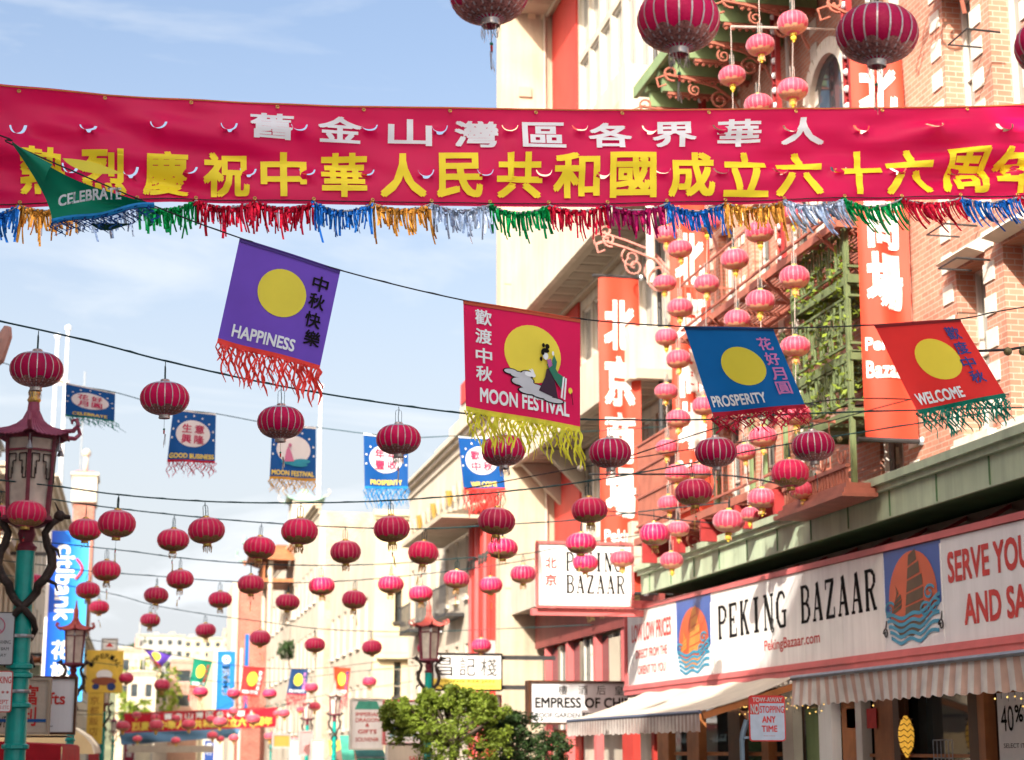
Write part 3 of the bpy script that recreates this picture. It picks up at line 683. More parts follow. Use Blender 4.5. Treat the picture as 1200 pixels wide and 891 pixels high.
# striped awnings
ST1 = stripe_mat('striped_canvas', (.80,.76,.71), (.72,.50,.40), .14)
ST2 = stripe_mat('shaded_striped_canvas', (.60,.54,.50), (.42,.32,.29), .09)  # greyer stripes, the valance's shade put into the colour
aw = thing('striped_awning', 'cream and tan striped awning with scalloped edge at the far right', 'awning', (8.5, 19, 2.3))
y0, y1 = 14.0, 22.6
k = MB()
N = 250
def vpt(u, v):
    y = y1+(y0-y1)*u; s = abs(math.sin(y*math.pi/.28)); z = 2.62-(.33+.03*s)*v
    return V((8.4+.012*math.sin(y*22)*v+.05*v*math.sin(y*1.3), y, z))
k.grid(vpt, N, 4); k.build('valance', ST1, aw)
k = MB(); k.grid(lambda u, v: V((8.4+.75*v, y1+(y0-y1)*u, 2.63+.10*v)), 30, 3); k.build('canopy', ST1, aw)
k = MB().tube([(8.39,y0,2.635),(8.39,y1,2.635)], .03, 8); k.build('roller_tube', STEEL, aw)
aw2 = thing('cream_awning', 'sunlit cream awning sloping down with a shaded striped valance left of the no stopping sign', 'awning', (8, 28, 2.3))
Yn, Yf = PX(820,826,7.6).y, PX(665,843,7.6).y
def apt(u, v):
    y = Yf+(Yn-Yf)*u; return V((7.6+1.45*v, y, 2.23+.50*v-.05*math.sin(v*math.pi)+.012*math.sin(y*4)))
k = MB(); k.grid(apt, 60, 8); k.build('canopy', CANVAS, aw2, solid=.01)
k = MB(); k.grid(lambda u, v: V((7.59+.015*math.sin(u*260)*v, Yf+(Yn-Yf)*u, 2.22-(.24+.03*abs(math.sin(u*80)))*v)), 320, 3); k.build('valance', ST2, aw2)
k = MB().tube([(7.6,Yf,2.225),(7.6,Yn,2.225)], .028, 8); k.build('front_bar', mat('blue_grey_bar',(.10,.12,.18),.4,var=.1), aw2)
for yy in (Yn+.05, (Yn+Yf)/2, Yf-.1):
    k = MB().bar((7.65,yy,2.17),(9.05,yy,2.60),.06,.09); k.build('awning_arm', WOOD, aw2)
# hanging strings of little lights
LB = mat('warm_fairy_bulb', (.8,.5,.12), .4, var=.1, emit=((1,.6,.16), .5))
def icicles(ya, yb, x, ztop, dmax, label, seed):
    r = random.Random(seed); t = thing('fairy_lights', label, 'string lights', (x, (ya+yb)/2, ztop), 'warm fairy lights hanging under the awnings')
    w = MB(); b = MB(); y = ya
    while y < yb:
        L = dmax*(.35+.65*r.random()*(.6+.4*math.sin(y*3))); pts = [(x+r.uniform(-.01,.01), y+r.uniform(-.02,.02), ztop-L*i/5) for i in range(6)]; w.tube(pts, .003, 3, False)
        z = ztop-.05
        while z > ztop-L: b.ball((x+r.uniform(-.02,.02), y+r.uniform(-.025,.025), z), .0105, 5, 4); z -= r.uniform(.07,.13)
        y += r.uniform(.09,.2)
    w.build('cable', IRON, t); b.build('bulbs', LB, t, kind='stuff'); return t
icicles(14.5, 17.9, 8.9, 2.5, .48, 'thick curtain of warm fairy lights at the far right beside the sale poster', 1)
icicles(19.7, 22.4, 8.95, 2.5, .30, 'fairy lights hanging over the pale green panel and timber door', 2)
icicles(18.3, 19.5, 8.92, 2.5, .22, 'short fairy lights hanging in front of the dark shop window', 3)
icicles(23.6, 27.2, 9.2, 2.5, .55, 'warm fairy lights under the cream awning beside the no stopping sign', 4)
# glowing woven lamp
hl = thing('woven_lamp', 'glowing yellow woven lamp shaped like a lantern hanging in the dark shop window', 'lamp', PX(1062,860,9.35))
c = PX(1062,862,9.35)
k = MB().lathe([(.02,.24),(.06,.18),(.095,.08),(.10,-.02),(.08,-.14),(.04,-.22),(.012,-.27)], 10, c); k.build('shade', mat('woven_yellow',(.75,.45,.06),.6,var=.3,scale=30,emit=((1,.5,.06),.16)), hl, smooth=True)
k = MB()
for i in range(7):
    z = .2-.07*i; k.tube([V((c.x-.108*math.cos(a)*(1-.25*abs(i-3)/3), c.y+.108*math.sin(a)*(1-.25*abs(i-3)/3), c.z+z+.02*math.sin(a*6))) for a in [2*math.pi*j/14 for j in range(15)]], .006, 4)
k.tube([c+V((0,0,.25)), c+V((0,0,.55))], .006, 4); k.build('woven_bands', WOODD, hl)
# little rack with toys outside
p = PX(1105, 880, 9.0); k = MB()
for i in range(6): k.tube([p+V((0,-.25+.1*i,-1.6)), p+V((0,-.25+.1*i,.12))], .006, 4)
for i in range(9): k.tube([p+V((0,-.25,.12-.2*i)), p+V((0,.25,.12-.2*i))], .006, 4)
rk = k.build('wire_rack', STEEL, None); recentre(rk, (p.x, p.y, 0)); tag(rk, 'small wire display rack standing below the glowing woven lamp', 'rack')

# ------------------------------------------------------------------ vertical red banners on the brick facade
BANR = mat('orange_red_vinyl', (.68,.075,.04), .5, var=.07, scale=1.5, trans=.25, sheen=.2)
WHT = mat('white_vinyl_print', (.75,.72,.68), .5, var=.04)
def shop_banner(Yb, xl, xr, zt, zb, label, lines, eng, tilt=0.):
    t = thing('shop_banner', label, 'banner', (xr, Yb, zb), 'red vertical shop banners on the brick facade')
    W, H = xr-xl, zt-zb
    def fn(u, v, off=0):   # u,v in metres from the bottom left
        a = u/W; s = 1+.0*v
        return V((xl+u+tilt*v/H, Yb-off+.05*math.sin(a*9+v*.5)*(.3+.7*math.sin(math.pi*min(1,v/H)))+.03*math.sin(a*4+v*1.3+1), zb+v))
    k = MB(); k.grid(lambda a, b: fn(a*W, b*H), 22, 70); k.build('cloth', BANR, t, smooth=True)
    k = MB()
    for ch, vc, h in lines: write(k, ch, fn, W*.16, W*.84, vc-h/2, vc+h/2, .045, 2, .012)
    for s_, vc, h, w0, w1 in eng: write(k, s_, fn, W*w0, W*w1, vc-h/2, vc+h/2, .035, 1, .012)
    k.build('lettering', WHT, t)
    k = MB().tube([(xl-.12,Yb,zb-.03),(XA+.1,Yb,zb-.03)], .035, 8).tube([(xl-.12,Yb,zt+.03),(XA+.1,Yb,zt+.03)], .035, 8); k.build('banner_pole', IRON, t)
    k = MB()
    for c in ((xr+.06,Yb,zb-.03),(xr+.06,Yb,zt+.03)): k.lathe([(.05,-.05),(.06,0),(.05,.05)], 8, c, cap=True)
    k.build('pole_collar', STEEL, t)
    return t
shop_banner(34.0, 8.76, 9.60, 11.08, 4.75, 'red vertical banner left of the brick facade with white characters',
            [('北', 5.35, .95), ('京', 4.2, .95), ('商', 3.05, .95), ('場', 1.95, .95)], [('Peking', 1.05, .30, .1, .85), ('Bazaar', .62, .26, .1, .85)])
shop_banner(30.5, 9.22, 9.95, 11.6, 5.6, 'red vertical banner in the middle partly hidden behind hanging pink lanterns',
            [('北', 4.95, .9), ('京', 3.85, .85), ('商', 2.8, .85), ('場', 1.8, .85)], [('Peking', 1.05, .28, .1, .85), ('Bazaar', .65, .26, .1, .85)])
shop_banner(22.0, 9.31, 10.04, 11.5, 5.77, 'large red vertical banner right of the lattice balcony, nearest to the viewer',
            [('北', 4.9, .78), ('京', 4.0, .72), ('商', 3.0, .72), ('場', 2.15, .74)], [('Peking', 1.25, .22, .08, .8), ('Bazaar', .93, .22, .08, .85)])

# ------------------------------------------------------------------ PEKING BAZAAR box sign and EMPRESS sign
bs = thing('box_sign', 'square white box sign reading PEKING BAZAAR ringed with bulbs', 'shop sign', (8.05, 32.5, 4.35))
a, b = PY(630,637,32.5), PY(740,711,32.5); W, H = b.x-a.x, a.z-b.z
k = MB().box((a.x,32.5,b.z),(b.x,32.75,a.z)); k.build('cabinet', SIGNW, bs)
for q in (((a.x-.04,32.46,b.z-.05),(b.x+.04,32.49,b.z-.001)),((a.x-.04,32.46,a.z+.001),(b.x+.04,32.49,a.z+.05)),((a.x-.05,32.46,b.z),(a.x-.001,32.49,a.z)),((b.x+.001,32.46,b.z),(b.x+.05,32.49,a.z))):
    k = MB().box(*q); k.build('frame_rail', PINKR, bs)
fn = plane((a.x, 32.499, b.z), (1,0,0), (0,0,1))
k = MB(); slab(k, 'PEKING', fn, W*.30, W*.90, H*.56, H*.87); slab(k, 'BAZAAR', fn, W*.30, W*.93, H*.20, H*.50); k.build('lettering', INKB, bs)
k = MB(); write(k, '北', fn, W*.08, W*.2, H*.60, H*.78); write(k, '京', fn, W*.08, W*.2, H*.32, H*.5); k.build('lettering', INKR, bs)
k = MB()
for i in range(26):
    t = i/25
    for q in (V((a.x+W*t,32.46,b.z-.02)), V((a.x+W*t,32.46,a.z+.02))): k.ball(q, .016, 5, 4)
for i in range(18):
    t = i/17
    for q in (V((a.x-.02,32.46,b.z+H*t)), V((b.x+.02,32.46,b.z+H*t))): k.ball(q, .016, 5, 4)
k.build('rim_bulbs', REDIRON, bs, kind='stuff')
k = MB().box((b.x,32.55,b.z-.02),(10.3,32.68,b.z+.12)).box((a.x-.1,32.55,b.z-.18),(10.3,32.7,b.z-.06)); k.build('support_beam', PINKR, bs)
es = thing('box_sign', 'white restaurant sign reading EMPRESS OF CHINA above the tree', 'restaurant sign', (8.5, 35, 2.28))
a, b = PY(622,800,35), PY(738,847,35); W, H = 2.3, a.z-b.z
k = MB().box((a.x,35,b.z),(a.x+W,35.25,a.z)); k.build('cabinet', SIGNG, es)
for q in (((a.x-.03,34.96,b.z-.04),(a.x+W+.03,35.27,b.z-.001)),((a.x-.03,34.96,a.z+.001),(a.x+W+.03,35.27,a.z+.04)),((a.x-.06,34.96,b.z-.04),(a.x-.001,35.27,a.z+.04))):
    k = MB().box(*q); k.build('frame_rail', WOODD, es)
fn = plane((a.x, 34.999, b.z), (1,0,0), (0,0,1))
k = MB(); write(k, 'EMPRESS OF CHINA', fn, W*.04, W*.98, H*.37, H*.62, .03); write(k, '樓', fn, W*.24, W*.32, H*.70, H*.93, .0); write(k, '酒', fn, W*.42, W*.50, H*.70, H*.93, .0); write(k, '后', fn, W*.58, W*.66, H*.70, H*.93, .0); write(k, '皇', fn, W*.74, W*.82, H*.70, H*.93, .0)
write(k, 'ROOF GARDEN RESTAURANT', fn, W*.04, W*.8, H*.12, H*.24, .01); k.build('lettering', INKB, es)
k = MB().box((a.x+W,35.05,a.z-.2),(10.5,35.15,a.z-.1)); k.build('support_beam', IRON, es)

# ================================================================== building B: the tall cream restaurant block
XB = 10.5
bB = thing('restaurant_block', 'tall cream concrete block with balconies, red strip and stair tower', 'building', (XB, 40, 0))
facade(bB, (XB, 42.6, 0), RU, RN, 8.8, 24, cols(8, .15, .92, .15), [(2.3,4.2),(6.4,8.7),(10.3,12.5),(16.2,19.1),(19.3,22)], CREAM2, WFRAME, GLASSC, depth=.1, th=.3, mull=0, trans=0, blind=.3, sill=False)
k = MB().box((XB-.06,42.6,0),(XB+.3,45.39,24)); k.build('red_strip', REDP, bB)
k = MB().box((9.01,45.4,0),(14,46.0,27)); k.build('stair_tower', CREAM, bB)
k = MB().box((10.6,46.01,0),(14,49.2,24)); k.build('rear_block', CREAM2, bB)
for z in (5.8, 9.9, 13.9, 18.0, 22.1):
    k = MB().box((9.12,45.38,z),(10.3,45.399,z+.04)); k.build('panel_joint', BEIGE, bB)
for z in (17.4, 20.6, 23.7):
    k = MB().box((9.0,45.2,z),(10.44,45.399,z+.0)) if False else MB().box((10.31,45.37,z-6),(10.35,45.399,z-3)); k.build('panel_joint', BEIGE, bB)
body(bB, 10.85, 33.85, 16, 45.38, 0, 23.6, CREAM)
body(bB, 10.85, 33.82, 16, 33.849, 0, 24, CREAM, 'gable_wall')
def balcony(z0, z1, y0, y1, x=9.3, slot=False):
    k = MB().box((x,y0,z0),(x+.14,y1,z1)); k.build('balcony_parapet', CREAM2, bB)
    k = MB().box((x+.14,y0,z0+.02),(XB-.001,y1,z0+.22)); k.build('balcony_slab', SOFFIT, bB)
    k = MB().box((x+.141,y0,z0+.22),(XB-.001,y0+.14,z1-.02)); k.build('balcony_end', CREAM2, bB)
    y = y0+.3; cm = None
    while y < y1-.6:
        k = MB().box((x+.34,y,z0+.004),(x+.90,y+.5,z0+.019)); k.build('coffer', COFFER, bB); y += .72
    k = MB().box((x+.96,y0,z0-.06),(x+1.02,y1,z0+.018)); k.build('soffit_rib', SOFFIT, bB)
    if slot:
        y = y0+.5
        while y < y1-2.4: k = MB().box((x-.006,y,z0+2.0),(x-.001,y+2.2,z0+2.22)); k.build('slot', BEIGE, bB); y += 3.4
balcony(12.75, 15.62, 33.7, 45.39, slot=True)
balcony(8.95, 10.05, 33.7, 45.39)
balcony(5.12, 6.1, 33.7, 45.39)
balcony(21.6, 23.0, 33.7, 45.39)
k = MB().box((9.9,33.86,4.25),(10.0,45.3,5.1)); k.build('red_fascia', mat('brown_red_paint',(.22,.05,.045),.6,var=.15,scale=2,streak=.1), bB)
fn = plane((9.9, 41, 4.25), (0,-1,0), (0,0,1)); k = MB()
for i, ch in enumerate('樓酒后皇'): write(k, ch, fn, 1.2+i*1.25, 2.0+i*1.25, .3, .75, .02)
k.build('lettering', GOLD, bB)
for y in (38.5, 41.8):
    c = V((9.55, y, 4.98)); k = MB().lathe([(.05,.14),(.06,.05),(.13,-.06),(.14,-.1)], 10, c); k.build('spot_lamp', SIGNW, bB)
for y in (34.6,36.8,39.2,41.9,44.2):
    k = MB().box((9.95,y,0),(10.12,y+.22,4.24)); k.build('front_pillar', PINKR if y > 36 else REDP, bB)
k = MB().box((10.1,33.9,2.2),(10.14,45.3,4.2)); k.build('front_glass', GLASS, bB)
for y in (34.9,35.5,36.1,37.4,38.0,40.0,40.6,42.4,43.0):
    k = MB().box((10.04,y,2.2),(10.09,y+.06,4.22)); k.build('mullion', WFRAME, bB)
k = MB()
for i in range(10): k.box((10.0,37.35+.09*i,2.4),(10.02,37.40+.09*i,4.1))
k.build('blind', SOFFIT, bB)
for y in (45.9,):
    p = V((8.98, 46, 4.4)); k = MB().box((8.75,46,4.1),(9.0,46.4,4.5)); k.build('wall_unit', GREYW, bB)
for i, x in enumerate((9.75, 10.12)):
    zz = PY(640, 22, 45.3).z; k = MB(); k.add([(x,45.39,zz),(x,44.6,zz+1.0),(x,45.39,zz+1.0),(x+.22,45.39,zz),(x+.22,44.6,zz+1.0),(x+.22,45.39,zz+1.0)], [(0,1,2),(5,4,3),(0,3,4,1),(1,4,5,2),(0,2,5,3)]); k.build('cornice_bracket', YELLOW, bB)
k = MB().box((8.7,44.5,zz+1.002),(10.44,45.39,zz+1.3)); k.build('tower_ledge', CREAM, bB)
for i, (x, z) in enumerate(((9.5,11.2),(9.5,19.2))):
    k = MB().box((x,45.34,z),(x+.35,45.398,z+.28)); k.build('vent_grille', BEIGE, bB)
k = MB().tube([(10.22,45.33,4),(10.22,45.33,26)], .035, 6); k.build('downpipe', CREAM2, bB)
# dark diagonal brackets under the first balcony, beside the tower
for y in (44.6, 42.2):
    k = MB(); k.add([(9.4,y,8.94),(10.45,y,8.94),(10.45,y,7.9),(9.4,y+.2,8.94),(10.45,y+.2,8.94),(10.45,y+.2,7.9)], [(0,2,1),(3,4,5),(0,1,4,3),(1,2,5,4),(2,0,3,5)]); k.build('balcony_bracket', SOFFIT, bB)

# ================================================================== further buildings, right row
def rbuild(label, X, y0, y1, H, wall, rows, ncol, wf=.45, fr=WFRAME, gl=GLASS, corn=True, blind=.3, side=True, mull=1, cm=None, cw=None, name='street_building', z0=0):
    """y0 near, y1 far"""
    t = thing(name, label, 'building', (X, (y0+y1)/2, 0))
    g = (y1-y0)/ncol
    facade(t, (X, y1, 0), RU, RN, y1-y0, H, cols(ncol, g*(1-wf)/2, g*wf, g*(1-wf)), rows, wall, fr, gl, depth=.14, blind=blind, mull=mull)
    body(t, X+.35, y0+.01, X+9, y1-.01, 0, H-.3, wall)
    if corn: cornice(t, (X, y1, 0), RU, RN, y1-y0, H-.35, cm or wall)
    return t
# building C: cream with red bays
bC = rbuild('cream corner building with red pilaster bays and stepped parapet beyond the tower', 9.7, 49.3, 66.4, 11.3, CREAM2, [(3.0,4.9),(6.3,8.2)], 9, .34, blind=.3)
for ya, yb, za, zb in ((49.4,50.9,1.5,10.2),(51.2,52.9,1.5,10.2)):
    k = MB().box((9.55,ya,za),(9.695,yb,zb)); k.build('red_bay', REDP, bC)
for i, y in enumerate((49.55,50.05,50.55,51.4,51.9,52.4)):
    k = MB().box((9.46,y,1.5),(9.549,y+.16,8.3)); k.build('fluted_rib', PINKR if i % 2 else REDP, bC)
    for z in (7.2,):
        k = MB().tube([(9.40,y+.08,z-.3),(9.5,y+.08,z)], [.02,.11], 6); k.build('corbel', DFRAME, bC)
k = MB()
for i in range(9): k.box((8.3+.14*i,50.0,8.32+.04*i),(8.36+.14*i,58.0,8.40+.04*i))
k.box((8.22,50,8.2),(9.6,58,8.3)); k.build('tiled_eave', BEIGE, bC)
for i in range(12):
    k = MB().tube([(9.55,53.4+i*1.05,9.4),(9.55,53.4+i*1.05,9.9)], [.05,.16], 6); k.build('corbel', GOLD if i % 3 == 0 else BEIGE, bC)
for i, (ya, yb, h) in enumerate(((53.2,55.0,.9),(55.0,57.0,.55),(57,60,.3))):
    k = MB().box((9.6,ya,11.45),(10.1,yb-.01,11.45+h)); k.build('stepped_parapet', CREAM2, bC)
k = MB().box((9.55,53.5,12.35),(9.9,54.6,13.0)); k.build('chimney_block', REDP, bC)
for y in (54.5, 58.2, 62.0):
    k = MB().box((9.1,y,5.75),(9.69,y+2.6,5.85)).box((9.1,y,6.7),(9.13,y+2.6,6.75))
    for j in range(14): k.box((9.1,y+j*.19,5.85),(9.12,y+j*.19+.02,6.7))
    k.build('iron_balcony', IRON, bC)
# building D: yellow, with a wall facing the viewer
bD = thing('street_building', 'pale yellow building with a flat cap and one dark window facing the viewer', 'building', (8.9, 72, 0))
facade(bD, (8.6, 68, 0), FU, FN, 4.6, 10.4, [(.80,1.08)], [(3.7,5.0),(6.5,7.7)], YELLOW, DFRAME, GLASS, depth=.2, blind=0, mull=0)
cornice(bD, (8.6,68,0), FU, FN, 4.6, 10.4, YELLOW, ((.05,.12),(.14,.22)))
for i in range(8):
    k = MB().box((8.62,67.985,1.6+i*.62),(13.1,67.999,1.62+i*.62)); k.build('wall_joint', BEIGE, bD)
facade(bD, (8.6, 84, 0), RU, RN, 15.6, 10.4, cols(6,.6,1.0,1.5), [(2.6,4.3),(5.8,7.6)], CREAM2, WFRAME, GLASS)
body(bD, 8.95, 68.31, 14, 83.99, 0, 10.2, YELLOW)
k = MB().box((8.7,67.7,5.1),(11.0,67.98,5.2)); k.build('ledge', YELLOW, bD)
# brown brick wall beyond
bE = thing('street_building', 'tan brick building top rising behind the pale yellow one', 'building', (9.0, 88, 0))
facade(bE, (8.503, 86, 0), FU, FN, 4.9, 13.0, [(.6,1.3),(2.2,2.9)], [(7.4,9.0)], BRICKT, WFRAME, GLASS, blind=.2)
facade(bE, (8.2, 100, 0), RU, RN, 13.99, 13.0, cols(6,.5,.9,1.35), [(2.6,4.4),(5.6,7.4),(8.8,10.6)], CREAM2, WFRAME, GLASS)
body(bE, 8.55, 86.31, 14, 99.99, 0, 12.8, BRICKT)
cornice(bE, (8.2,100,0), RU, RN, 14, 12.9, CREAM)
# pagoda fronted building
def curl_roof(root, c, hx, hy, h, m, ridge=None, curl=.5, up=.5):
    """four sided chinese roof with raised curled corners, centre of eaves c"""
    c = V(c); k = MB(); n = 10
    def side(ax, ay, bx, by):
        def f(u, v):
            ex, ey = ax+(bx-ax)*u, ay+(by-ay)*u; s = (1-v)
            q = s**.8; lift = up*(abs(2*u-1)**3)*s*s
            return c+V((ex*(q*.85+.15), ey*(q*.85+.15), h*(1-q**.6)+lift))
        k.grid(f, n, 7)
    P = [(-hx,-hy),(hx,-hy),(hx,hy),(-hx,hy)]
    for i in range(4): side(*P[i], *P[(i+1)%4])
    k.build('roof', m, root, smooth=True, solid=.05)
    k = MB()
    for x, y in P:
        d = V((x, y, 0)).normalized(); p = c+V((x, y, up)); k = MB()
        k.tube([p-d*.1, p+d*curl*.45+V((0,0,curl*.1)), p+d*curl*.8+V((0,0,curl*.45)), p+d*curl*.65+V((0,0,curl*.85)), p+d*curl*.4+V((0,0,curl*.75))], [.05*curl*2,.05*curl*2,.045*curl*2,.035*curl*2,.02], 6)
        k.build('roof_curl', ridge or m, root)
JADE = mat('jade_tile', (.06,.30,.22), .4, var=.2, scale=6); TERRA = mat('terracotta_tile', (.38,.14,.06), .6, var=.25, scale=6)
bP = rbuild('cream building with pagoda roofed turret and balconies far down the street', 8.3, 100.05, 122.5, 13.0, CREAM2, [(2.8,4.6),(5.8,7.6),(9,10.8)], 6, .4)
k = MB().box((8.1,101.5,13),(9.6,104,15.6)); k.build('turret', CREAM2, bP)
curl_roof(bP, (8.85,102.7,15.6), 1.1, 1.3, .8, mat('pale_jade',(.25,.40,.33),.5,var=.2,scale=5), CREAM2, .45, .3)
curl_roof(bP, (7.7,104,12.2), 2.0, 3.0, 1.1, TERRA, MATS['pale_jade'], .8, .5)
k = MB().box((6.6,101.6,11.0),(8.3,107,11.2)).box((6.6,101.6,12.0),(6.7,107,12.1)); 
for i in range(12): k.box((6.6,101.6+i*.45,11.2),(6.66,101.66+i*.45,12))
k.build('balcony', TERRA, bP)
for yc in (101.7, 106.6): k = MB().tube([(7.0,yc,8.2),(7.0,yc,12.2)], .14, 8); k.build('column', CREAM2, bP)
bQ = rbuild('yellow building with orange doors and small windows beyond the pagoda turret', 8.9, 131, 150, 11.5, YELLOW, [(2.8,4.6),(5.8,7.6),(8.8,10.4)], 6, .4)
bR = thing('street_building', 'plain red brick gable wall standing tall at the end of the right row', 'building', (8, 126, 0))
facade(bR, (6.35, 123, 0), FU, FN, 4.0, 12.6, [(2.2,3.0)], [(5.0,6.4)], BRICKR, WFRAME, GLASS, blind=0)
k = MB().box((5.95,122.9,0),(6.349,130,12.9)); k.build('white_pier', CREAM2, bR)
body(bR, 6.36, 123.31, 12, 130.9, 0, 12.4, BRICKR)
bT = thing('street_building', 'long low cream building closing the right side beyond the brick gable', 'building', (9, 215, 0))
facade(bT, (7.4, 190, 0), FU, FN, 8, 12.2, cols(5,.5,.7,.8), [(3,4.6),(6.2,7.8),(9.4,11)], YELLOW, WFRAME, GLASS)
body(bT, 7.4, 190.31, 18, 240, 0, 12, YELLOW)

# ------------------------------------------------------------------ left row
def lbuild(label, X, y0, y1, H, wall, rows, ncol, wf=.45, fr=WFRAME, depth=9, blind=.3, corn=True, front=None):
    t = thing('street_building', label, 'building', (X, (y0+y1)/2, 0)); g = (y1-y0)/ncol
    facade(t, (X, y0, 0), LU, LN, y1-y0, H, cols(ncol, g*(1-wf)/2, g*wf, g*(1-wf)), rows, wall, fr, GLASS, depth=.14, blind=blind)
    body(t, X-depth, y0+.01, X-.35, y1-.01, 0, H-.3, wall)
    if corn: cornice(t, (X, y0, 0), LU, LN, y1-y0, H-.35, wall, ((.05,.2),(.25,.18),(.45,.22),(.6,.12)))
    if front: cornice(t, (X-depth, y0, 0), FU, FN, depth, H-.35, wall, ((.05,.2),(.25,.18),(.45,.22)), 'front_cornice')
    return t
lA = lbuild('beige building with deep moulded cornice at the left edge behind the street lamp', -4.25, 50, 66, 9.0, BEIGE, [(2.6,4.4),(5.6,7.5)], 7, .4, front=True)
k = MB().box((-4.2,50,6.9),(-3.9,66,7.05)).box((-4.2,50,7.051),(-3.7,66,7.25)).box((-4.2,50,7.26),(-3.55,66,7.4)); k.build('string_course', BEIGE, lA)
lA2 = lbuild('grey gabled building top at the far left edge behind the lamp', -6.5, 66.1, 76, 13.6, GREYW, [(8,10)], 4, .4)
lB = lbuild('white stucco building behind the blue bank sign', -4.3, 76.2, 100, 12.6, CREAM2, [(2.6,4.4),(5.6,7.5),(8.6,10.4)], 8, .35)
lC = lbuild('cream building with brick attic just beyond the white stucco one', -4.2, 100.2, 126, 11.2, BEIGE, [(2.6,4.4),(5.6,7.5)], 8, .4)
tw = thing('pagoda_tower', 'distant white and brick tower with ball finial left of the blue flags', 'tower', (-4.8, 118, 0))
c0 = PY(98, 600, 118)
k = MB().box((c0.x-.6,116.5,9),(c0.x+.7,119.5,17.2)); k.build('brick_shaft', BRICKR, tw)
k = MB().box((c0.x-.75,116.3,17.2),(c0.x+.8,119.7,18.9)).box((c0.x-.85,116.2,18.901),(c0.x+.9,119.8,19.1)); k.build('white_top', CREAM2, tw)
k = MB().box((c0.x-.6,116.8,19.1),(c0.x+.6,119.2,19.25)); k.build('red_band', PINKR, tw)
k = MB().tube([(c0.x,118,19.25),(c0.x,118,20.4)], .16, 10); k.ball((c0.x,118,20.6), .3, 12, 8); k.build('ball_finial', CREAM2, tw, smooth=True)
k = MB().tube([(c0.x-.35,118,19),(c0.x-.35,118,26)], .05, 5); k.build('antenna', STEEL, tw)
curl_roof(tw, (c0.x+.1,117.8,15.6), 1.0, 1.2, .7, TERRA, None, .5, .4)
for i, (px, pt, y) in enumerate(((57,396,100),(69,386,100),(373,455,110))):
    b_, t_ = PY(px, 600, y), PY(px+ (1 if i < 2 else 2), pt, y); zb = 10 if i < 2 else 12.7
    fp = thing('flagpole', ['shorter white flagpole on the left rooftops', 'taller white flagpole on the left rooftops behind the lantern', 'white flagpole on the roof behind the purple flag'][i], 'flagpole', (b_.x, y, zb))
    k = MB().tube([(b_.x,y,zb),(b_.x,y,t_.z)], [.13,.08], 8); k.build('mast', WHITEP, fp)
    k = MB().ball((b_.x,y,t_.z+.1), .18, 8, 6); k.build('ball', WHITEP, fp)
    if i == 1:
        k = MB().add([PY(70,440,y), PY(82,448,y), PY(76,449,y), PY(69,452,y)], [(0,1,2,3)]); k.build('furled_flag', mat('pale_pink_cloth',(.6,.4,.35),.8), fp, solid=.02)
lD = lbuild('cream building with shops far along the left row', -4.2, 126.3, 160, 9.2, CREAM, [(2.6,4.4),(5.6,7.5)], 9, .4)
lE = lbuild('pale building far along the left row behind the yellow restaurant sign', -4.0, 160.2, 200, 8.0, CREAM2, [(2.6,4.4),(5.2,6.8)], 9, .4)
# curl of a pagoda eave poking in at the left edge
pg = thing('pagoda_canopy', 'pink curled eave tip of a pagoda canopy poking in at the left edge', 'canopy', (-4.3, 24, 6.6))
tip = PY(9, 383, 24)
k = MB().tube([(-4.3,24,tip.z-.9),(-3.6,24,tip.z-.82),(tip.x-.35,24,tip.z-.62),(tip.x-.12,24,tip.z-.42),(tip.x-.02,24,tip.z-.12),(tip.x,24,tip.z)], [.16,.15,.13,.12,.09,.05], 8)
k.build('curled_tip', mat('pink_plaster',(.45,.26,.22),.7,var=.15,scale=6), pg)
k = MB().grid(lambda u, v: V((-4.3+2.0*u, 23.9+3.0*v, tip.z-.95-.1*math.sin(u*math.pi))), 6, 4); k.build('eave', TERRA, pg, solid=.1)

# hillside at the end of the street
hl_ = MB()
def hz_(x, y):
    d = max(0, (y-250)/600); return -.2+34*min(1, d)**1.1*(.7+.3*math.sin(x*.006+1))
hl_.grid(lambda u, v: V((-420+900*u, 245+900*v, hz_(-420+900*u, 245+900*v)-.3)), 40, 30); hl_.build('hill', mat('hillside', (.16,.17,.09), .95, var=.3, scale=.05), smooth=True, kind='structure')
hr = random.Random(5); HM = [CREAM, CREAM2, mat('dusty_pink_stucco',(.42,.26,.21),.85,streak=.1), GREYW, YELLOW]
hlist = [(138,172,762,880,225),(176,196,800,880,240),(200,262,775,880,235),(244,290,766,860,300),(288,320,745,860,330),(300,345,770,860,260),(150,180,790,880,210),(262,284,800,880,215),(160,215,745,790,520),(215,260,748,790,560),(262,300,738,790,600)]
names_ = ['tall white house block','narrow grey house','wide cream house with many windows','yellowish house','pale block highest on the slope','cream block next to the brick gable','low white house','small house behind the blue bank banner','hazy far house left','hazy far house centre','hazy far house right']
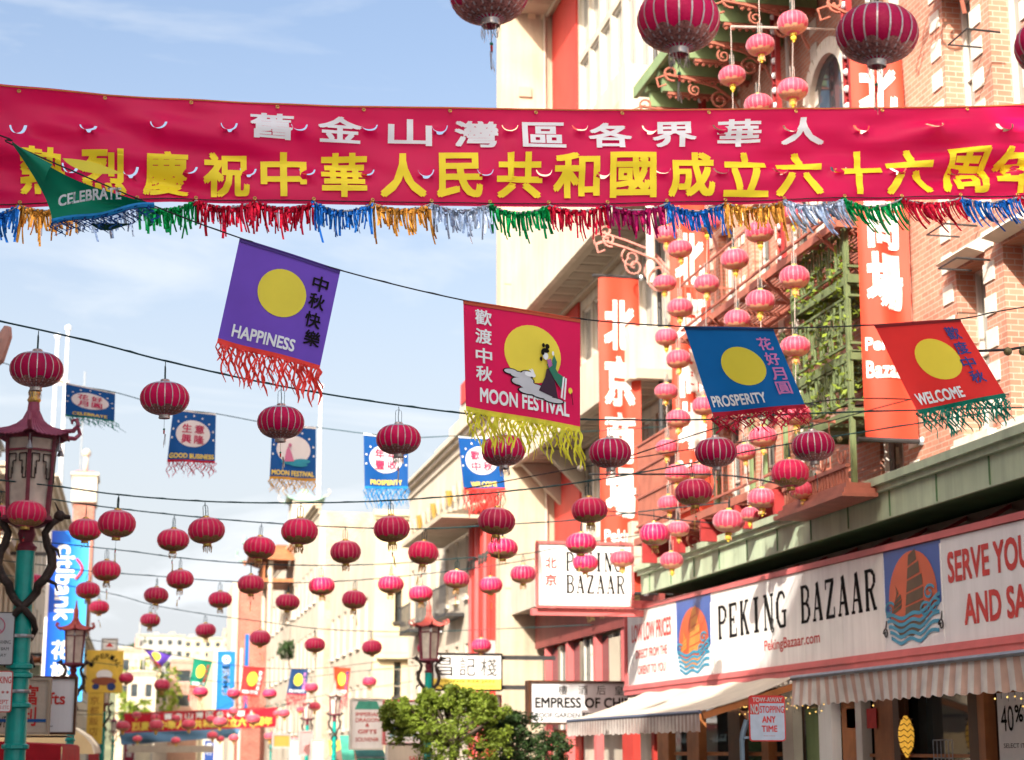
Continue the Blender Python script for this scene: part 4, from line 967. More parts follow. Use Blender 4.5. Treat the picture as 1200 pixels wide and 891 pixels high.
for i, (xa, xb, ya, yb_, yy) in enumerate(hlist):
    a, b = PY(xa, ya, yy), PY(xb, yb_, yy); w = b.x-a.x
    t = thing('hillside_house', names_[i]+' on the hill at the end of the street', 'house', (a.x+w/2, yy, hz_(a.x,yy)))
    zb = -.3; H = a.z; nc = max(2, int(w/2.6)); g = w/nc; nr = max(1, min(5, int((H-3)/3.1)))
    facade(t, (a.x, yy, 0), FU, FN, w, H, cols(nc, g*.25, g*.5, g*.5), [(H-2.6-3.1*j, H-1.1-3.1*j) for j in range(nr)], HM[i % 5], WFRAME, GLASS, z0=zb, sill=False, mull=0, trans=0)
    body(t, a.x+.02, yy+.31, b.x-.02, yy+10, zb, H-.3, HM[i % 5])
    cornice(t, (a.x,yy,0), FU, FN, w, H-.1, CREAM2, ((.1,.3),(.3,.2)))
    for q in range(2): x_ = a.x+w*hr.uniform(.1,.75); k = MB().box((x_,yy+1+q,H+.3),(x_+w*.12,yy+3+q,H+hr.uniform(.9,1.8))); k.build('roof_hut', HM[(i+q+2) % 5], t)
    k = MB(); x_ = a.x+w*hr.uniform(.2,.8); k.tube([(x_,yy+1,H),(x_,yy+1,H+3.5)], .07, 4); k.build('roof_mast', GREYW, t)

# ------------------------------------------------------------------ trees
def leaves(c, rx, ry, rz, n, s, r, clumps=110):
    k = MB(); cl = []
    for _ in range(clumps):
        while True:
            p = V((r.uniform(-1,1), r.uniform(-1,1), r.uniform(-1,1)))
            if .25 < p.length < 1.08: break
        cl.append((V((c[0]+p.x*rx, c[1]+p.y*ry, c[2]+p.z*rz)), r.uniform(.10,.26)*min(rx,rz)))
    for _ in range(n):
        q, R_ = r.choice(cl); d = V((r.gauss(0,1), r.gauss(0,1), r.gauss(0,.8))); d = d.normalized()*R_*(r.random()**.55)*1.25
        p = q+d; a = V((r.uniform(-1,1), r.uniform(-1,1), r.uniform(-.4,.9))).normalized()*s*r.uniform(.7,1.3); b = a.orthogonal().normalized(); b.rotate(Matrix.Rotation(r.uniform(0,6.28), 3, a.normalized())); b *= s*.45
        k.add([p-a, p+b, p+a, p-b], [(0,1,2,3)])
    return k, cl
def tree(label, base, h, crowns, m, n, s, seed, kind='leafy_tree'):
    r = random.Random(seed); t = thing(kind, label, 'tree', base); base = V(base)
    top = V((base.x+r.uniform(-.2,.2), base.y, base.z+h*.55)); K = MB()
    K.tube([base, base.lerp(top,.5)+V((r.uniform(-.1,.1),0,0)), top], [h*.03, h*.024, h*.018], 8)
    for c, rx, ry, rz in crowns:
        k, cl = leaves(c, rx, ry, rz, n, s, r); k.build('crown', m, t)
        for q, R_ in cl[:9]: K.tube([top-V((0,0,h*.05)), top.lerp(q,.5)+V((0,0,-.1)), q], [h*.012, h*.008, h*.003], 5)
    K.build('trunk', BARK, t); return t
cA = PY(530, 858, 33.0); cB = PY(612, 878, 34.0)
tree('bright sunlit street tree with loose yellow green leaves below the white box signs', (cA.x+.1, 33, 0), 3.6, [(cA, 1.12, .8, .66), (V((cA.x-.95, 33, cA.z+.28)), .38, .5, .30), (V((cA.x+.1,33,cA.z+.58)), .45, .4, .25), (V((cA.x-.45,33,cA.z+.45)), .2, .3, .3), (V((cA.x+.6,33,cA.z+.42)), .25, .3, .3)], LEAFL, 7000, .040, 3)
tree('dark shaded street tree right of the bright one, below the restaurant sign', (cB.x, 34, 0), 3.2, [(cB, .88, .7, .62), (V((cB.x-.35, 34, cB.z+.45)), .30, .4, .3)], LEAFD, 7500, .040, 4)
for i, (px, py, y, rr, lab) in enumerate(((176,815,215,3.2,'yellow green tree on the far hillside among white houses'),(170,790,300,4.5,'dark cypress like tree on the far hillside'),(160,845,205,1.8,'small bright green tree above the far red street banner'))):
    c = PY(px, py, y); tree(lab, (c.x, y, hz_(c.x,y)), c.z-hz_(c.x,y), [(c, rr, rr, rr*1.3)], LEAFD if i == 1 else LEAFL, 1500, .35, 20+i)
# roof garden tree on the pagoda house
c = PY(345, 762, 100); tree('small dark tree growing on a balcony under a jade awning on the right row', (8.2, 100, 6.0), max(1.2, c.z-6.0), [(c, .9, .8, .6)], LEAFD, 1400, .10, 31)
e = PY(372, 742, 100); k = MB().add([PY(345,745,100), PY(398,740,100), PY(400,755,99), PY(352,757,99)], [(0,1,2,3)]); o = k.build('roof_awning', JADE, None, solid=.06); recentre(o, e); tag(o, 'jade green awning over the balcony tree on the right row', 'awning')

# ------------------------------------------------------------------ street lamps
def make_lamp(loc, label, roofm, top=4.95, s=1.0, detail=True):
    t = thing('street_lamp', label, 'street lamp', loc, 'pagoda topped street lamps with dragons'); L = V(loc)
    A = lambda x, y, z: L+V((x, y, z))*s
    # pole
    k = MB().lathe([(.17,0),(.17,.5),(.13,.6),(.115,.75),(.10,1.2),(.085,3.6)], 14, L) if s == 1 else MB().lathe([(r*s,z*s) for r,z in ((.17,0),(.17,.5),(.13,.6),(.115,.75),(.10,1.2),(.085,3.6))], 14, L)
    k.build('pole', TEAL, t, smooth=True)
    for z in (.62, 1.05, 1.78, 2.15, 2.42, 2.50):
        k = MB().lathe([(.09*s,(z-.03)*s),(.125*s,(z-.015)*s),(.125*s,(z+.015)*s),(.09*s,(z+.03)*s)], 14, L); k.build('pole_ring', TEAL, t)
    k = MB().lathe([(.09*s,3.56*s),(.10*s,3.60*s),(.06*s,3.64*s),(.085*s,3.72*s),(.06*s,3.80*s)], 12, L); k.build('neck', MAROON, t)
    # dragons
    for sg_ in (-1, 1):
        pts = [A(.125*math.cos(a), .125*math.sin(a), z) for a, z in [(sg_*i*.75+ (0 if sg_>0 else math.pi), 2.5+i*.085) for i in range(9)]]
        pts += [A(sg_*.13, -.1, 3.24), A(sg_*.19, -.08, 3.30), A(sg_*.245, -.03, 3.42), A(sg_*.235, .0, 3.54), A(sg_*.19, 0, 3.62), A(sg_*.165, -.03, 3.73), A(sg_*.22, -.04, 3.82), A(sg_*.28, -.04, 3.86)]
        rs = [.016*s+.003*s*i for i in range(9)]+[.042*s,.045*s,.046*s,.044*s,.040*s,.036*s,.036*s,.032*s]
        k = MB().tube(pts, rs, 7)
        h = A(sg_*.29, -.04, 3.89)
        k.ball(h, .055*s, 8, 6); k.tube([h, h+V((sg_*.10,0,-.01))*s], [.035*s,.02*s], 6); k.tube([h+V((0,0,.03))*s, h+V((-sg_*.05,0,.13))*s], [.014*s,.004*s], 4)
        for i in range(9, 16, 1): k.tube([pts[i], pts[i]+V((sg_*.03,.0,.06))*s], [.02*s,.003*s], 4)
        for i in (10, 13): k.tube([pts[i], pts[i]+V((sg_*.1,-.05,-.05))*s, pts[i]+V((sg_*.12,-.06,-.12))*s], [.022*s,.016*s,.008*s], 5)
        k.build('dragon', DRAGON, t, smooth=True)
    # lantern body, six sided
    z0, z1, r = 3.86, 4.62, .25; rb = .20
    hexp = lambda q, i: (q*math.cos(math.pi/6+i*math.pi/3), q*math.sin(math.pi/6+i*math.pi/3))
    k = MB().lathe([(.12*s,3.78*s),(.27*s,3.84*s),(.25*s,3.88*s)], 6, L, ang0=math.pi/6, cap=True); k.build('lantern_base', MAROON, t)
    for i in range(6):
        a0, a1 = hexp(rb,i), hexp(rb,(i+1)%6); b0, b1 = hexp(r,i), hexp(r,(i+1)%6)
        k = MB().add([A(a0[0]*.95,a0[1]*.95,z0), A(a1[0]*.95,a1[1]*.95,z0), A(b1[0]*.95,b1[1]*.95,z1), A(b0[0]*.95,b0[1]*.95,z1)], [(0,1,2,3)]); k.build('glass_panel', LGLASS, t)
        k = MB().bar(A(a0[0],a0[1],z0-.02), A(b0[0],b0[1],z1+.02), .035*s); k.build('corner_post', MAROON, t)
        k = MB().bar(A(b0[0]*.99,b0[1]*.99,z1-.13), A(b1[0]*.99,b1[1]*.99,z1-.13), .02*s).bar(A(b0[0]*.99,b0[1]*.99,z1), A(b1[0]*.99,b1[1]*.99,z1), .035*s).bar(A(a0[0]*.99,a0[1]*.99,z0+.01), A(a1[0]*.99,a1[1]*.99,z0+.01), .03*s); k.build('frame_rail', MAROON, t)
        if detail:
            k = MB(); P = lambda u, v: A(*( (b0[j]+(b1[j]-b0[j])*u)*.985 for j in range(2)), v)
            for (u0,v0,u1,v1) in ((.12,z1-.17,.42,z1-.17),(.12,z1-.17,.12,z1-.40),(.12,z1-.40,.26,z1-.40),(.26,z1-.40,.26,z1-.30),(.42,z1-.17,.42,z1-.24),(.42,z1-.24,.30,z1-.24),(.30,z1-.24,.30,z1-.36)):
                for m_ in (0,1):
                    ua, ub = (u0,u1) if not m_ else (1-u0,1-u1); k.bar(P(ua,v0), P(ub,v1), .012*s)
            k.build('fretwork', DRAGON, t)
    # swept roof with scalloped edge
    def rf(u, v):
        a = math.pi/6+u*2*math.pi; seg = (u*6) % 1; cor = abs(2*seg-1)**3
        rr = (.045+.30*(v**1.5))*(1+.14*cor*v); z = 4.98-.36*v**.55+.05*cor*v**3-.008*abs(math.sin(u*6*8*math.pi/1))*(v > .97)
        return A(rr*math.cos(a), rr*math.sin(a), z)
    k = MB().grid(rf, 96, 9); k.build('roof', roofm, t, smooth=False, solid=.012)
    k = MB()
    for i in range(48):
        a = math.pi/6+i*2*math.pi/48; seg = (i/8) % 1; k.tube([rf(i/48, v)+V((0,0,.006)) for v in (.1,.3,.5,.7,.85,1)], .007*s, 4, False)
    k.build('roof_tiles', roofm, t)
    k = MB()
    for i in range(6):
        x, y = math.cos(math.pi/6+i*math.pi/3), math.sin(math.pi/6+i*math.pi/3); p = rf(i/6, 1)
        k = MB(); k.tube([p-V((x,y,0))*.06*s, p+V((x*.05,y*.05,.0))*s, p+V((x*.10,y*.10,.05))*s, p+V((x*.08,y*.08,.105))*s, p+V((x*.035,y*.035,.10))*s, p+V((x*.03,y*.03,.065))*s], [.022*s,.022*s,.02*s,.018*s,.014*s,.008*s], 6); k.build('roof_curl', LROOF if roofm is LROOF else roofm, t)
    k = MB()
    for i in (0,4,5):
        x, y = math.cos(math.pi/6+i*math.pi/3), math.sin(math.pi/6+i*math.pi/3); k.lathe([(.008*s,.0),(.018*s,-.03*s),(.034*s,-.075*s)], 8, A(x*.30, y*.30, 4.56)); k.tube([A(x*.30,y*.30,4.56), A(x*.30,y*.30,4.62)], .003*s, 3)
    k.build('bell', STEEL, t)
    k = MB().lathe([(.05*s,4.96*s),(.065*s,4.99*s),(.05*s,5.02*s),(.06*s,5.06*s),(.045*s,5.10*s),(.03*s,5.14*s),(.012*s,5.3*s)], 10, L, cap=True); k.build('finial', roofm if roofm is not LROOF else GOLD, t, smooth=True)
    return t
xl = PY(20, 800, 17.2).x
make_lamp((-1.385,22,-.53), 'nearest street lamp with plum pagoda roof, dragons and teal pole at the left edge', LROOF, s=1.279)
def place_lamp(px, pyt, Y, label, m, det=False):
    p = PY(px, pyt, Y); s = p.z/5.3; return make_lamp((p.x, Y, 0), label, m, s=s, detail=det)
place_lamp(90, 704, 38, 'second street lamp on the left with a bright red pagoda roof before the yellow sign', LROOFR)
place_lamp(124, 782, 62, 'third street lamp on the left with dull purple roof beside the red street banner', LROOF)
place_lamp(503, 700, 39, 'pink roofed street lamp on the right behind the hanging lanterns, above the tree', LROOFR)
place_lamp(393, 797, 56, 'pale street lamp on the right under the small orange flag', mat('lamp_roof_pale',(.5,.35,.3),.6))
place_lamp(361, 808, 66, 'pale street lamp on the right under the small navy flag', mat('lamp_roof_pale',(.5,.35,.3),.6))
place_lamp(318, 852, 105, 'tiny dark street lamp at the right end of the far red banner', LROOF)
place_lamp(297, 862, 125, 'tiniest dark street lamp in the distance below the far red banner', LROOF)
place_lamp(134, 835, 95, 'small teal poled street lamp at the left end of the far red banner', LROOF)

# ------------------------------------------------------------------ signs on the left
CITI = mat('bank_blue_print', (.0,.18,.75), .35, var=.1, scale=2)
def grad_mat(name, ca, cb, cc, x0, x1):
    m = bpy.data.materials.new(name); m.use_nodes = True; MATS[name] = m
    N, L = m.node_tree.nodes, m.node_tree.links; b = N['Principled BSDF']; b.inputs['Roughness'].default_value = .35
    g = N.new('ShaderNodeNewGeometry'); s = N.new('ShaderNodeSeparateXYZ'); r = N.new('ShaderNodeMapRange'); r.inputs[1].default_value = x0; r.inputs[2].default_value = x1
    c = N.new('ShaderNodeValToRGB'); c.color_ramp.elements[0].color = (*ca,1); c.color_ramp.elements[1].color = (*cc,1); e = c.color_ramp.elements.new(.5); e.color = (*cb,1)
    L.new(g.outputs['Position'], s.inputs[0]); L.new(s.outputs[0], r.inputs[0]); L.new(r.outputs[0], c.inputs[0]); L.new(c.outputs[0], b.inputs['Base Color']); return m
a, b = PY(61, 622, 52), PY(96, 822, 52)
ct = thing('bank_sign', 'tall vertical blue citibank sign with white lettering running downwards', 'bank sign', (b.x-.5, 52, b.z))
gm_ = grad_mat('blue_gradient_print', (.0,.05,.50), (.0,.16,.70), (.06,.38,.75), a.x, b.x)
k = MB().box((a.x,52,b.z),(b.x,52.35,a.z)); k.build('cabinet', gm_, ct)
k = MB().box((a.x-.09,51.98,b.z),(a.x-.002,52.37,a.z)); k.build('cabinet_edge', SIGNW, ct)
k = MB().box((-4.3,52.1,b.z+.6),(a.x-.09,52.2,b.z+.7)); k.build('bracket', IRON, ct); k = MB().box((-4.3,52.1,a.z-.7),(a.x-.09,52.2,a.z-.6)); k.build('bracket', IRON, ct)
W, H = b.x-a.x, a.z-b.z
fr_ = lambda u, v, off=0: V((a.x+W*.05+v, 51.996-off, a.z-u))      # text running downwards
k = MB(); write(k, 'citibank', fr_, H*.085, H*.53, W*.12, W*.60, .03)
for i, ch in enumerate('花旗銀'): write(k, ch, plane((a.x,51.996,b.z),(1,0,0),(0,0,1)), W*.16, W*.62, H*(.245-.128*i), H*(.245-.128*i)+H*.105, .03)
k.build('lettering', WHITEP, ct)
k = MB(); P_ = [V((a.x+W*.68+W*.16*math.sin(t*math.pi/10), 51.985, a.z-H*(.165+.012*t*1.0))) for t in range(11)]; k.tube(P_, .035, 6); k.build('red_arc', mat('logo_red',(.75,.03,.06),.4), ct)
# fried looking terracotta eave beside it
gv = thing('tiled_eave', 'small terracotta tiled pagoda eave on a white shop front below the blue bank sign', 'canopy', PY(40,775,56))
c = PY(36, 768, 56)
curl_roof(gv, (c.x-.4,56,c.z-.25), .75, .7, .55, TERRA, TERRA, .25, .15)
k = MB().box((c.x-1.4,55.6,c.z-1.0),(c.x+.3,56.4,c.z-.3)); k.build('bracket_block', mat('grey_green',(.25,.30,.22),.8), gv)
# box sign 'afts'
def boxsign(name, label, x0, y0, x1, y1, Y, face, edge, dep=.3, cat='shop sign'):
    a, b = PY(x0, y0, Y), PY(x1, y1, Y); t = thing(name, label, cat, ((a.x+b.x)/2, Y, b.z)); W, H = b.x-a.x, a.z-b.z
    k = MB().box((a.x,Y,b.z),(b.x,Y+dep,a.z)); k.build('cabinet', face, t)
    e = .035*max(1, Y/40)
    for q in (((a.x-e,Y-.03,a.z+.001),(b.x+e,Y+dep+.02,a.z+e)),((a.x-e,Y-.03,b.z-e),(b.x+e,Y+dep+.02,b.z-.001)),((a.x-e,Y-.03,b.z),(a.x-.001,Y+dep+.02,a.z)),((b.x+.001,Y-.03,b.z),(b.x+e,Y+dep+.02,a.z))):
        k = MB().box(*q); k.build('frame_rail', edge, t)
    return t, plane((a.x, Y-.002, b.z), (1,0,0), (0,0,1)), W, H, a, b
def lett(t, m, items, fn, W, H, name='lettering'):
    for s_, u0, u1, v0, v1, *r in items:
        k = MB(); write(k, s_, fn, W*u0, W*u1, H*v0, H*v1, r[0] if r else .02); k.build(name, m, t)
t, fn, W, H, a, b = boxsign('box_sign', 'white shop sign ending in the red letters afts behind the teal lamp pole', -20, 795, 85, 858, 26, SIGNG, WOODD)
lett(t, INKR, [('Arts & Crafts', -.1, .90, .52, .74)], fn, W, H); lett(t, INKB, [('IL.', .70, .78, .10, .18)], fn, W, H)
k = MB().box((-4.3,26.1,a.z-.1),(a.x,26.2,a.z)); k.build('bracket', IRON, t); k = MB().box((-4.3,26.1,b.z),(a.x,26.2,b.z+.1)); k.build('bracket', IRON, t)
t, fn, W, H, a, b = boxsign('box_sign', 'small cream shop sign with two red characters hung before the afts sign', -2, 797, 54, 858, 25.2, CREAM2, BEIGE, .25)
lett(t, INKR, [('富', .50, .80, .52, .90, .02), ('利', .48, .78, .12, .48, .02)], fn, W, H); lett(t, INKB, [('VP', .05, .22, .08, .3, 0)], fn, W, H)
k = MB().box((a.x+.01,25.192,b.z+.13),(b.x-.01,25.198,b.z+.17)); k.build('blue_line', BLUEP, t)
k = MB().box((-4.3,25.3,a.z-.1),(a.x,25.4,a.z)); k.build('bracket', IRON, t); k = MB().box((-4.3,25.3,b.z),(a.x,25.4,b.z+.1)); k.build('bracket', IRON, t)
o = MB().box((-4.25,26.6,PY(40,880,26.6).z+.2),(PY(78,860,26.6).x,29,PY(40,862,26.6).z)).build('dark_canopy', IRON); recentre(o, (-3.5,27.5,1.9)); tag(o, 'dark flat canopy box below the afts sign', 'canopy')
# red awning and tan awning
ra = thing('fabric_awning', 'crimson red fabric awning at the lower left under the dark canopy', 'awning', (-3.4, 31, 1.9))
p0, p1 = PY(-10,866,30), PY(72,866,30)
k = MB().grid(lambda u, v: V((-4.3+(p1.x+4.3)*v, 30+9*u, p1.z+.15*(1-v)-.10+ .03*math.sin(u*60)*v)), 60, 5)
k.add([V((-4.3,30,p1.z+.1)), V((p1.x,30,p1.z-.1)), V((p1.x+.03,30,p1.z-.8)), V((-4.3,30,p1.z-.8))], [(0,1,2,3)])
k.build('canopy', mat('crimson_canvas', (.50,.015,.03), .7, var=.15, scale=3, trans=.2), ra)
for i in range(6):
    x = -3.9+i*.42; k = MB().tube([(x,29.985,p1.z-.05),(x,29.985,p1.z-.7)], .018, 5); k.build('seam', mat('pale_crimson',(.55,.12,.12),.7), ra)
k = MB().grid(lambda u, v: V((p1.x+.02+.03*math.sin(u*90)*v, 30+9*u, p1.z-.10-.5*v)), 120, 3); k.build('valance', MATS['crimson_canvas'], ra)
ta = thing('barrel_awning', 'tan rounded barrel awning on the left behind the second lamp', 'awning', (-2.8, 48, 2.2))
c = PY(95, 858, 48)
k = MB().grid(lambda u, v: V((-4.3+(c.x+.35+4.3)*math.sin(v*math.pi/2), 48+7*u, c.z-.55+1.15*math.cos(v*math.pi/2))), 14, 10)
k.add([V((-4.3,48,c.z-.55))]+[V((-4.3+(c.x+.35+4.3)*math.sin(i*math.pi/20), 48, c.z-.55+1.15*math.cos(i*math.pi/20))) for i in range(11)], [tuple([0]+list(range(11,0,-1)))])
k.build('canopy', mat('tan_canvas', (.50,.38,.22), .8, var=.1, scale=2, trans=.2), ta)
k = MB()
for i in range(6): k.tube([V((-4.3+(c.x+.37+4.3)*math.sin(v*math.pi/16), 48+1.4*i, c.z-.54+1.15*math.cos(v*math.pi/16))) for v in range(9)], .03, 5)
k.build('rib', CANVAS, ta)
# yellow restaurant sign
YS = mat('yellow_sign', (.70,.47,.06), .5, var=.12, scale=3, streak=.15)
ys = thing('restaurant_sign', 'tall yellow restaurant sign with bowl picture and arched dark lettering behind the second lamp', 'restaurant sign', PY(123,860,60))
a, b = PY(102,762,60), PY(143,812,60); W, H = b.x-a.x, a.z-b.z
k = MB().box((a.x,60,b.z),(b.x,60.3,a.z)); k.build('cabinet', YS, ys)
a2, b2 = PY(103,812,59.9), PY(119,872,59.9); k = MB().box((a2.x,60.02,b2.z),(b2.x,60.28,b.z-.002)); k.build('lower_panel', YS, ys)
fn = plane((a.x,59.998,b.z),(1,0,0),(0,0,1)); k = MB()
for i, ch in enumerate('IMPERIAL'):
    an = math.pi*(.86-.72*i/7); cu, cv = W*(.5+.40*math.cos(an)), H*(.50+.36*math.sin(an)); rr = W*.055
    write(k, ch, plane(fn(cu,cv,0), (math.sin(an),0,-math.cos(an)), (math.cos(an),0,math.sin(an))), -rr, rr, -rr, rr*1.3, .02)
k.build('lettering', INKB, ys)
k = MB(); disc(k, fn, W*.5, H*.42, W*.22, H*.12); k.build('picture_hat', WHITEP, ys)
k = MB(); disc(k, fn, W*.5, H*.27, W*.34, H*.10, .006); k.build('picture_bowl', mat('brown_print',(.25,.07,.03),.6), ys)
k = MB(); disc(k, fn, W*.28, H*.14, W*.1, H*.07, .008); disc(k, fn, W*.70, H*.14, W*.12, H*.09, .008); k.build('picture_spots', mat('navy_print',(.015,.04,.16),.6), ys)
k = MB()
for i, ch in enumerate('京都飯店'): write(k, ch, plane((a2.x,60.018,b2.z),(1,0,0),(0,0,1)), .08, .36, 1.25-.33*i, 1.5-.33*i, .0)
k.build('lettering', mat('gold_brown_print',(.30,.12,.02),.6), ys)
k = MB().box((-4.3,60.1,b.z+.1),(a.x,60.2,b.z+.2)); k.build('bracket', IRON, ys); k = MB().box((-4.3,60.1,a.z-.2),(a.x,60.2,a.z-.1)); k.build('bracket', IRON, ys)
t, fn, W, H, a, b = boxsign('box_sign', 'small white square sign with a red triangle above the yellow restaurant sign', 121, 750, 136, 761, 66, SIGNW, GREYW, .3)
k = MB(); k.poly([(W*.2,H*.25),(W*.8,H*.25),(W*.5,H*.75)], lambda u,v,o: fn(u,v,.004)); k.build('red_triangle', INKR, t)
# parking signs on the nearest lamp
psn = thing('parking_sign', 'grey white no parking plate on the nearest lamp pole at the left edge', 'road sign', PY(0,780,21.8))
a, b = PY(-22,717,21.85), PY(15,780,21.85); W, H = b.x-a.x, a.z-b.z; fn = plane((a.x,21.85,b.z),(1,0,0),(0,0,1))
def rrect(W, H, r, n=5): return [(x+r*math.cos(q), y+r*math.sin(q)) for x, y, q0 in ((W-r,H-r,0),(r,H-r,math.pi/2),(r,r,math.pi),(W-r,r,math.pi*1.5)) for q in [q0+i*math.pi/2/n for i in range(n+1)]]
def plate(t, fn, W, H, face, edge, name='plate'):
    k = MB(); k.poly(rrect(W,H,.03), lambda u,v,o: fn(u,v,o), .006); k.build(name, edge, t)
    k = MB(); k.poly([(u+.012,v+.012) for u,v in rrect(W-.024,H-.024,.022)], lambda u,v,o: fn(u,v,.003)); k.build(name+'_face', face, t)
plate(psn, fn, W, H, mat('sign_plate_grey',(.42,.45,.47),.35,var=.06,scale=5), IRON)
k = MB(); k.tube([fn(W*.45+.10*math.cos(i*math.pi/12), H*.74+.10*math.sin(i*math.pi/12), .008) for i in range(25)], .007, 5); k.bar(fn(W*.45-.07,H*.74+.07,.008), fn(W*.45+.07,H*.74-.07,.008), .012); k.build('prohibition_ring', mat('faded_pink',(.5,.12,.2),.5), psn)
lett(psn, INKB, [('P', .36,.54,.66,.82,.03),('STREET CLEANING', .08,.9,.40,.47,.0),('7AM TO 8AM', .12,.86,.28,.34,.0),('MONDAY', .2,.8,.16,.22,0)], fn, W, H)
psn2 = thing('parking_sign', 'white plate with red border and NO PARKING lettering below the first plate', 'road sign', PY(0,835,21.8))
a, b = PY(-24,786,21.85), PY(13,835,21.85); W, H = b.x-a.x, a.z-b.z; fn = plane((a.x,21.85,b.z),(1,0,0),(0,0,1))
plate(psn2, fn, W, H, WHITEP, INKR); lett(psn2, INKR, [('NO PARKING', .06,.95,.70,.86,.02),('6 AM * *', .2,.9,.40,.52,.02),('EXCEPT', .3,.9,.2,.30,.01),('TRUCKS ETC', .3,.93,.08,.16,.0)], fn, W, H)
for pz, pp in ((PY(0,745,21.9).z, psn), (PY(0,810,21.9).z, psn2)):
    k = MB().lathe([(.145,-.02),(.15,0),(.145,.02)], 12, (-1.385,22,pz)); k.box((-1.7,21.86,pz-.015),(-1.42,21.9,pz+.015)); k.build('clamp_band', STEEL, pp)
# tow away sign on the right kerb
tow = thing('no_stopping_sign', 'white and red TOW-AWAY NO STOPPING ANY TIME sign on a grey post', 'road sign', (5.65, 16.5, 0))
a, b = PY(877,815,16.5), PY(921,869,16.5); W, H = b.x-a.x, a.z-b.z; fn = plane((a.x,16.5,b.z),(1,-.02,0),(0,0,1))
plate(tow, fn, W, H, mat('sign_plate_blue',(.40,.46,.56),.35,var=.08,scale=12), INKR)
k = MB(); k.add([fn(.012,H*.83,.005),fn(W-.012,H*.83,.005),fn(W-.012,H-.012,.005),fn(.012,H-.012,.005)],[(0,1,2,3)]); k.add([fn(.012,H*.585,.005),fn(W*.28,H*.585,.005),fn(W*.28,H*.828,.005),fn(.012,H*.828,.005)],[(0,1,2,3)]); k.build('red_panel', INKR, tow)
lett(tow, WHITEP, [('TOW-AWAY', .10,.92,.86,.955,.02),('NO', .05,.26,.61,.80,.03)], lambda u,v,o=0: fn(u,v,.008), W, H)
lett(tow, INKR, [('STOPPING', .30,.96,.62,.77,.02),('ANY', .36,.72,.41,.545,.03),('TIME', .34,.76,.21,.34,.03),('R26 TOW', .4,.7,.11,.13,0)], fn, W, H)
xp = PY(869,850,16.56).x
k = MB().tube([(xp,16.56,0),(xp,16.56,b.z+.02)], .024, 10); k.build('post', mat('blue_grey_steel',(.16,.22,.28),.4,metal=.3), tow)
k = MB().tube([(xp,16.56,b.z),(xp+.01,16.56,b.z+.07),(xp+.05,16.55,b.z+.20)], .028, 8).bar((xp,16.53,b.z+.03),(a.x+.1,16.53,b.z+.05),.03,.02); k.build('clamp', MATS['blue_grey_steel'], tow)

# ------------------------------------------------------------------ signs on the right row, behind the lanterns
t, fn, W, H, a, b = boxsign('box_sign', 'white sign with three black brush characters above a yellow strip, behind the tree', 508, 767, 587, 808, 42, SIGNW, INKB)
k = MB(); k.add([fn(0,0,.003),fn(W,0,.003),fn(W,H*.30,.003),fn(0,H*.30,.003)],[(0,1,2,3)]); k.build('yellow_strip', YELP, t)
lett(t, INKB, [('昌', .06,.28,.38,.92,-.005),('記', .38,.62,.38,.92,-.005),('棧', .70,.94,.38,.92,-.005)], fn, W, H)
lett(t, mat('ochre_ink',(.40,.20,.03),.6), [('HONG KEE JAN', .12,.9,.17,.27,.01),('WHOLESALE  IMPORTERS', .12,.92,.04,.11,.0)], lambda u,v,o=0: fn(u,v,.007), W, H)
k = MB().box((b.x,42.1,b.z),(9.7,42.2,b.z+.1)); k.build('bracket', IRON, t); k = MB().box((b.x,42.1,a.z-.1),(9.7,42.2,a.z)); k.build('bracket', IRON, t)
t, fn, W, H, a, b = boxsign('box_sign', 'narrow white sign reading CHINESE just behind the tree below the brush character sign', 536, 816, 586, 834, 42.5, SIGNW, PINKR)
lett(t, INKB, [('CHINESE', .25,.75,.3,.75,.03)], fn, W, H)
t, fn, W, H, a, b = boxsign('box_sign', 'tall white sign with jade pagoda top panel and red words left of the tree', 413, 820, 448, 877, 46, SIGNW, WFRAME)
k = MB(); k.poly([(W*.08,H*.80),(W*.92,H*.80),(W*.80,H*.97),(W*.2,H*.97)], lambda u,v,o: fn(u,v,.004)); k.build('jade_panel', JADE, t)
lett(t, INKR, [('IMPERIAL',.12,.88,.66,.74,.01),('DRAGON',.12,.88,.54,.62,.01),('&',.44,.56,.44,.51,.02),('GIFTS',.2,.8,.30,.38,.02),('SOUVENIR',.12,.88,.14,.22,.01)], fn, W, H)
t, fn, W, H, a, b = boxsign('box_sign', 'white sign with pale blue lettering and red edge partly behind the bright tree', 452, 822, 500, 871, 45, SIGNW, PINKR)
lett(t, mat('pale_blue_ink',(.12,.40,.55),.5), [('PEARLS',.1,.9,.52,.72,.02),('JEWELRY',.1,.9,.12,.34,.02)], fn, W, H)
t, fn, W, H, a, b = boxsign('box_sign', 'cream and yellow paper signs hanging under the pale blue lettered sign', 455, 873, 496, 900, 45, CREAM2, WFRAME)
lett(t, INKR, [('SALE',.6,.95,.3,.5,.02)], fn, W, H)
def small_awning(label, x0, x1, y0, y1, Y, m, lean=.8):
    a, b = PY(x0,y0,Y), PY(x1,y1,Y-lean); t = thing('fabric_awning', label, 'awning', ((a.x+b.x)/2, Y, b.z))
    k = MB().grid(lambda u, v: V((a.x+(b.x-a.x)*u, Y-lean*v, a.z+(b.z-a.z)*v)), 12, 4); k.grid(lambda u, v: V((a.x+(b.x-a.x)*u, Y-lean-.01, b.z-.16*v*(1+.3*math.sin(u*40)))), 40, 2); k.build('canopy', m, t)
    k = MB().tube([(a.x,Y-lean,b.z),(b.x,Y-lean,b.z)], .02, 6); k.build('front_bar', STEEL, t)
small_awning('jade green shop awning below the tall white sign', 414, 452, 872, 888, 47, JADE)
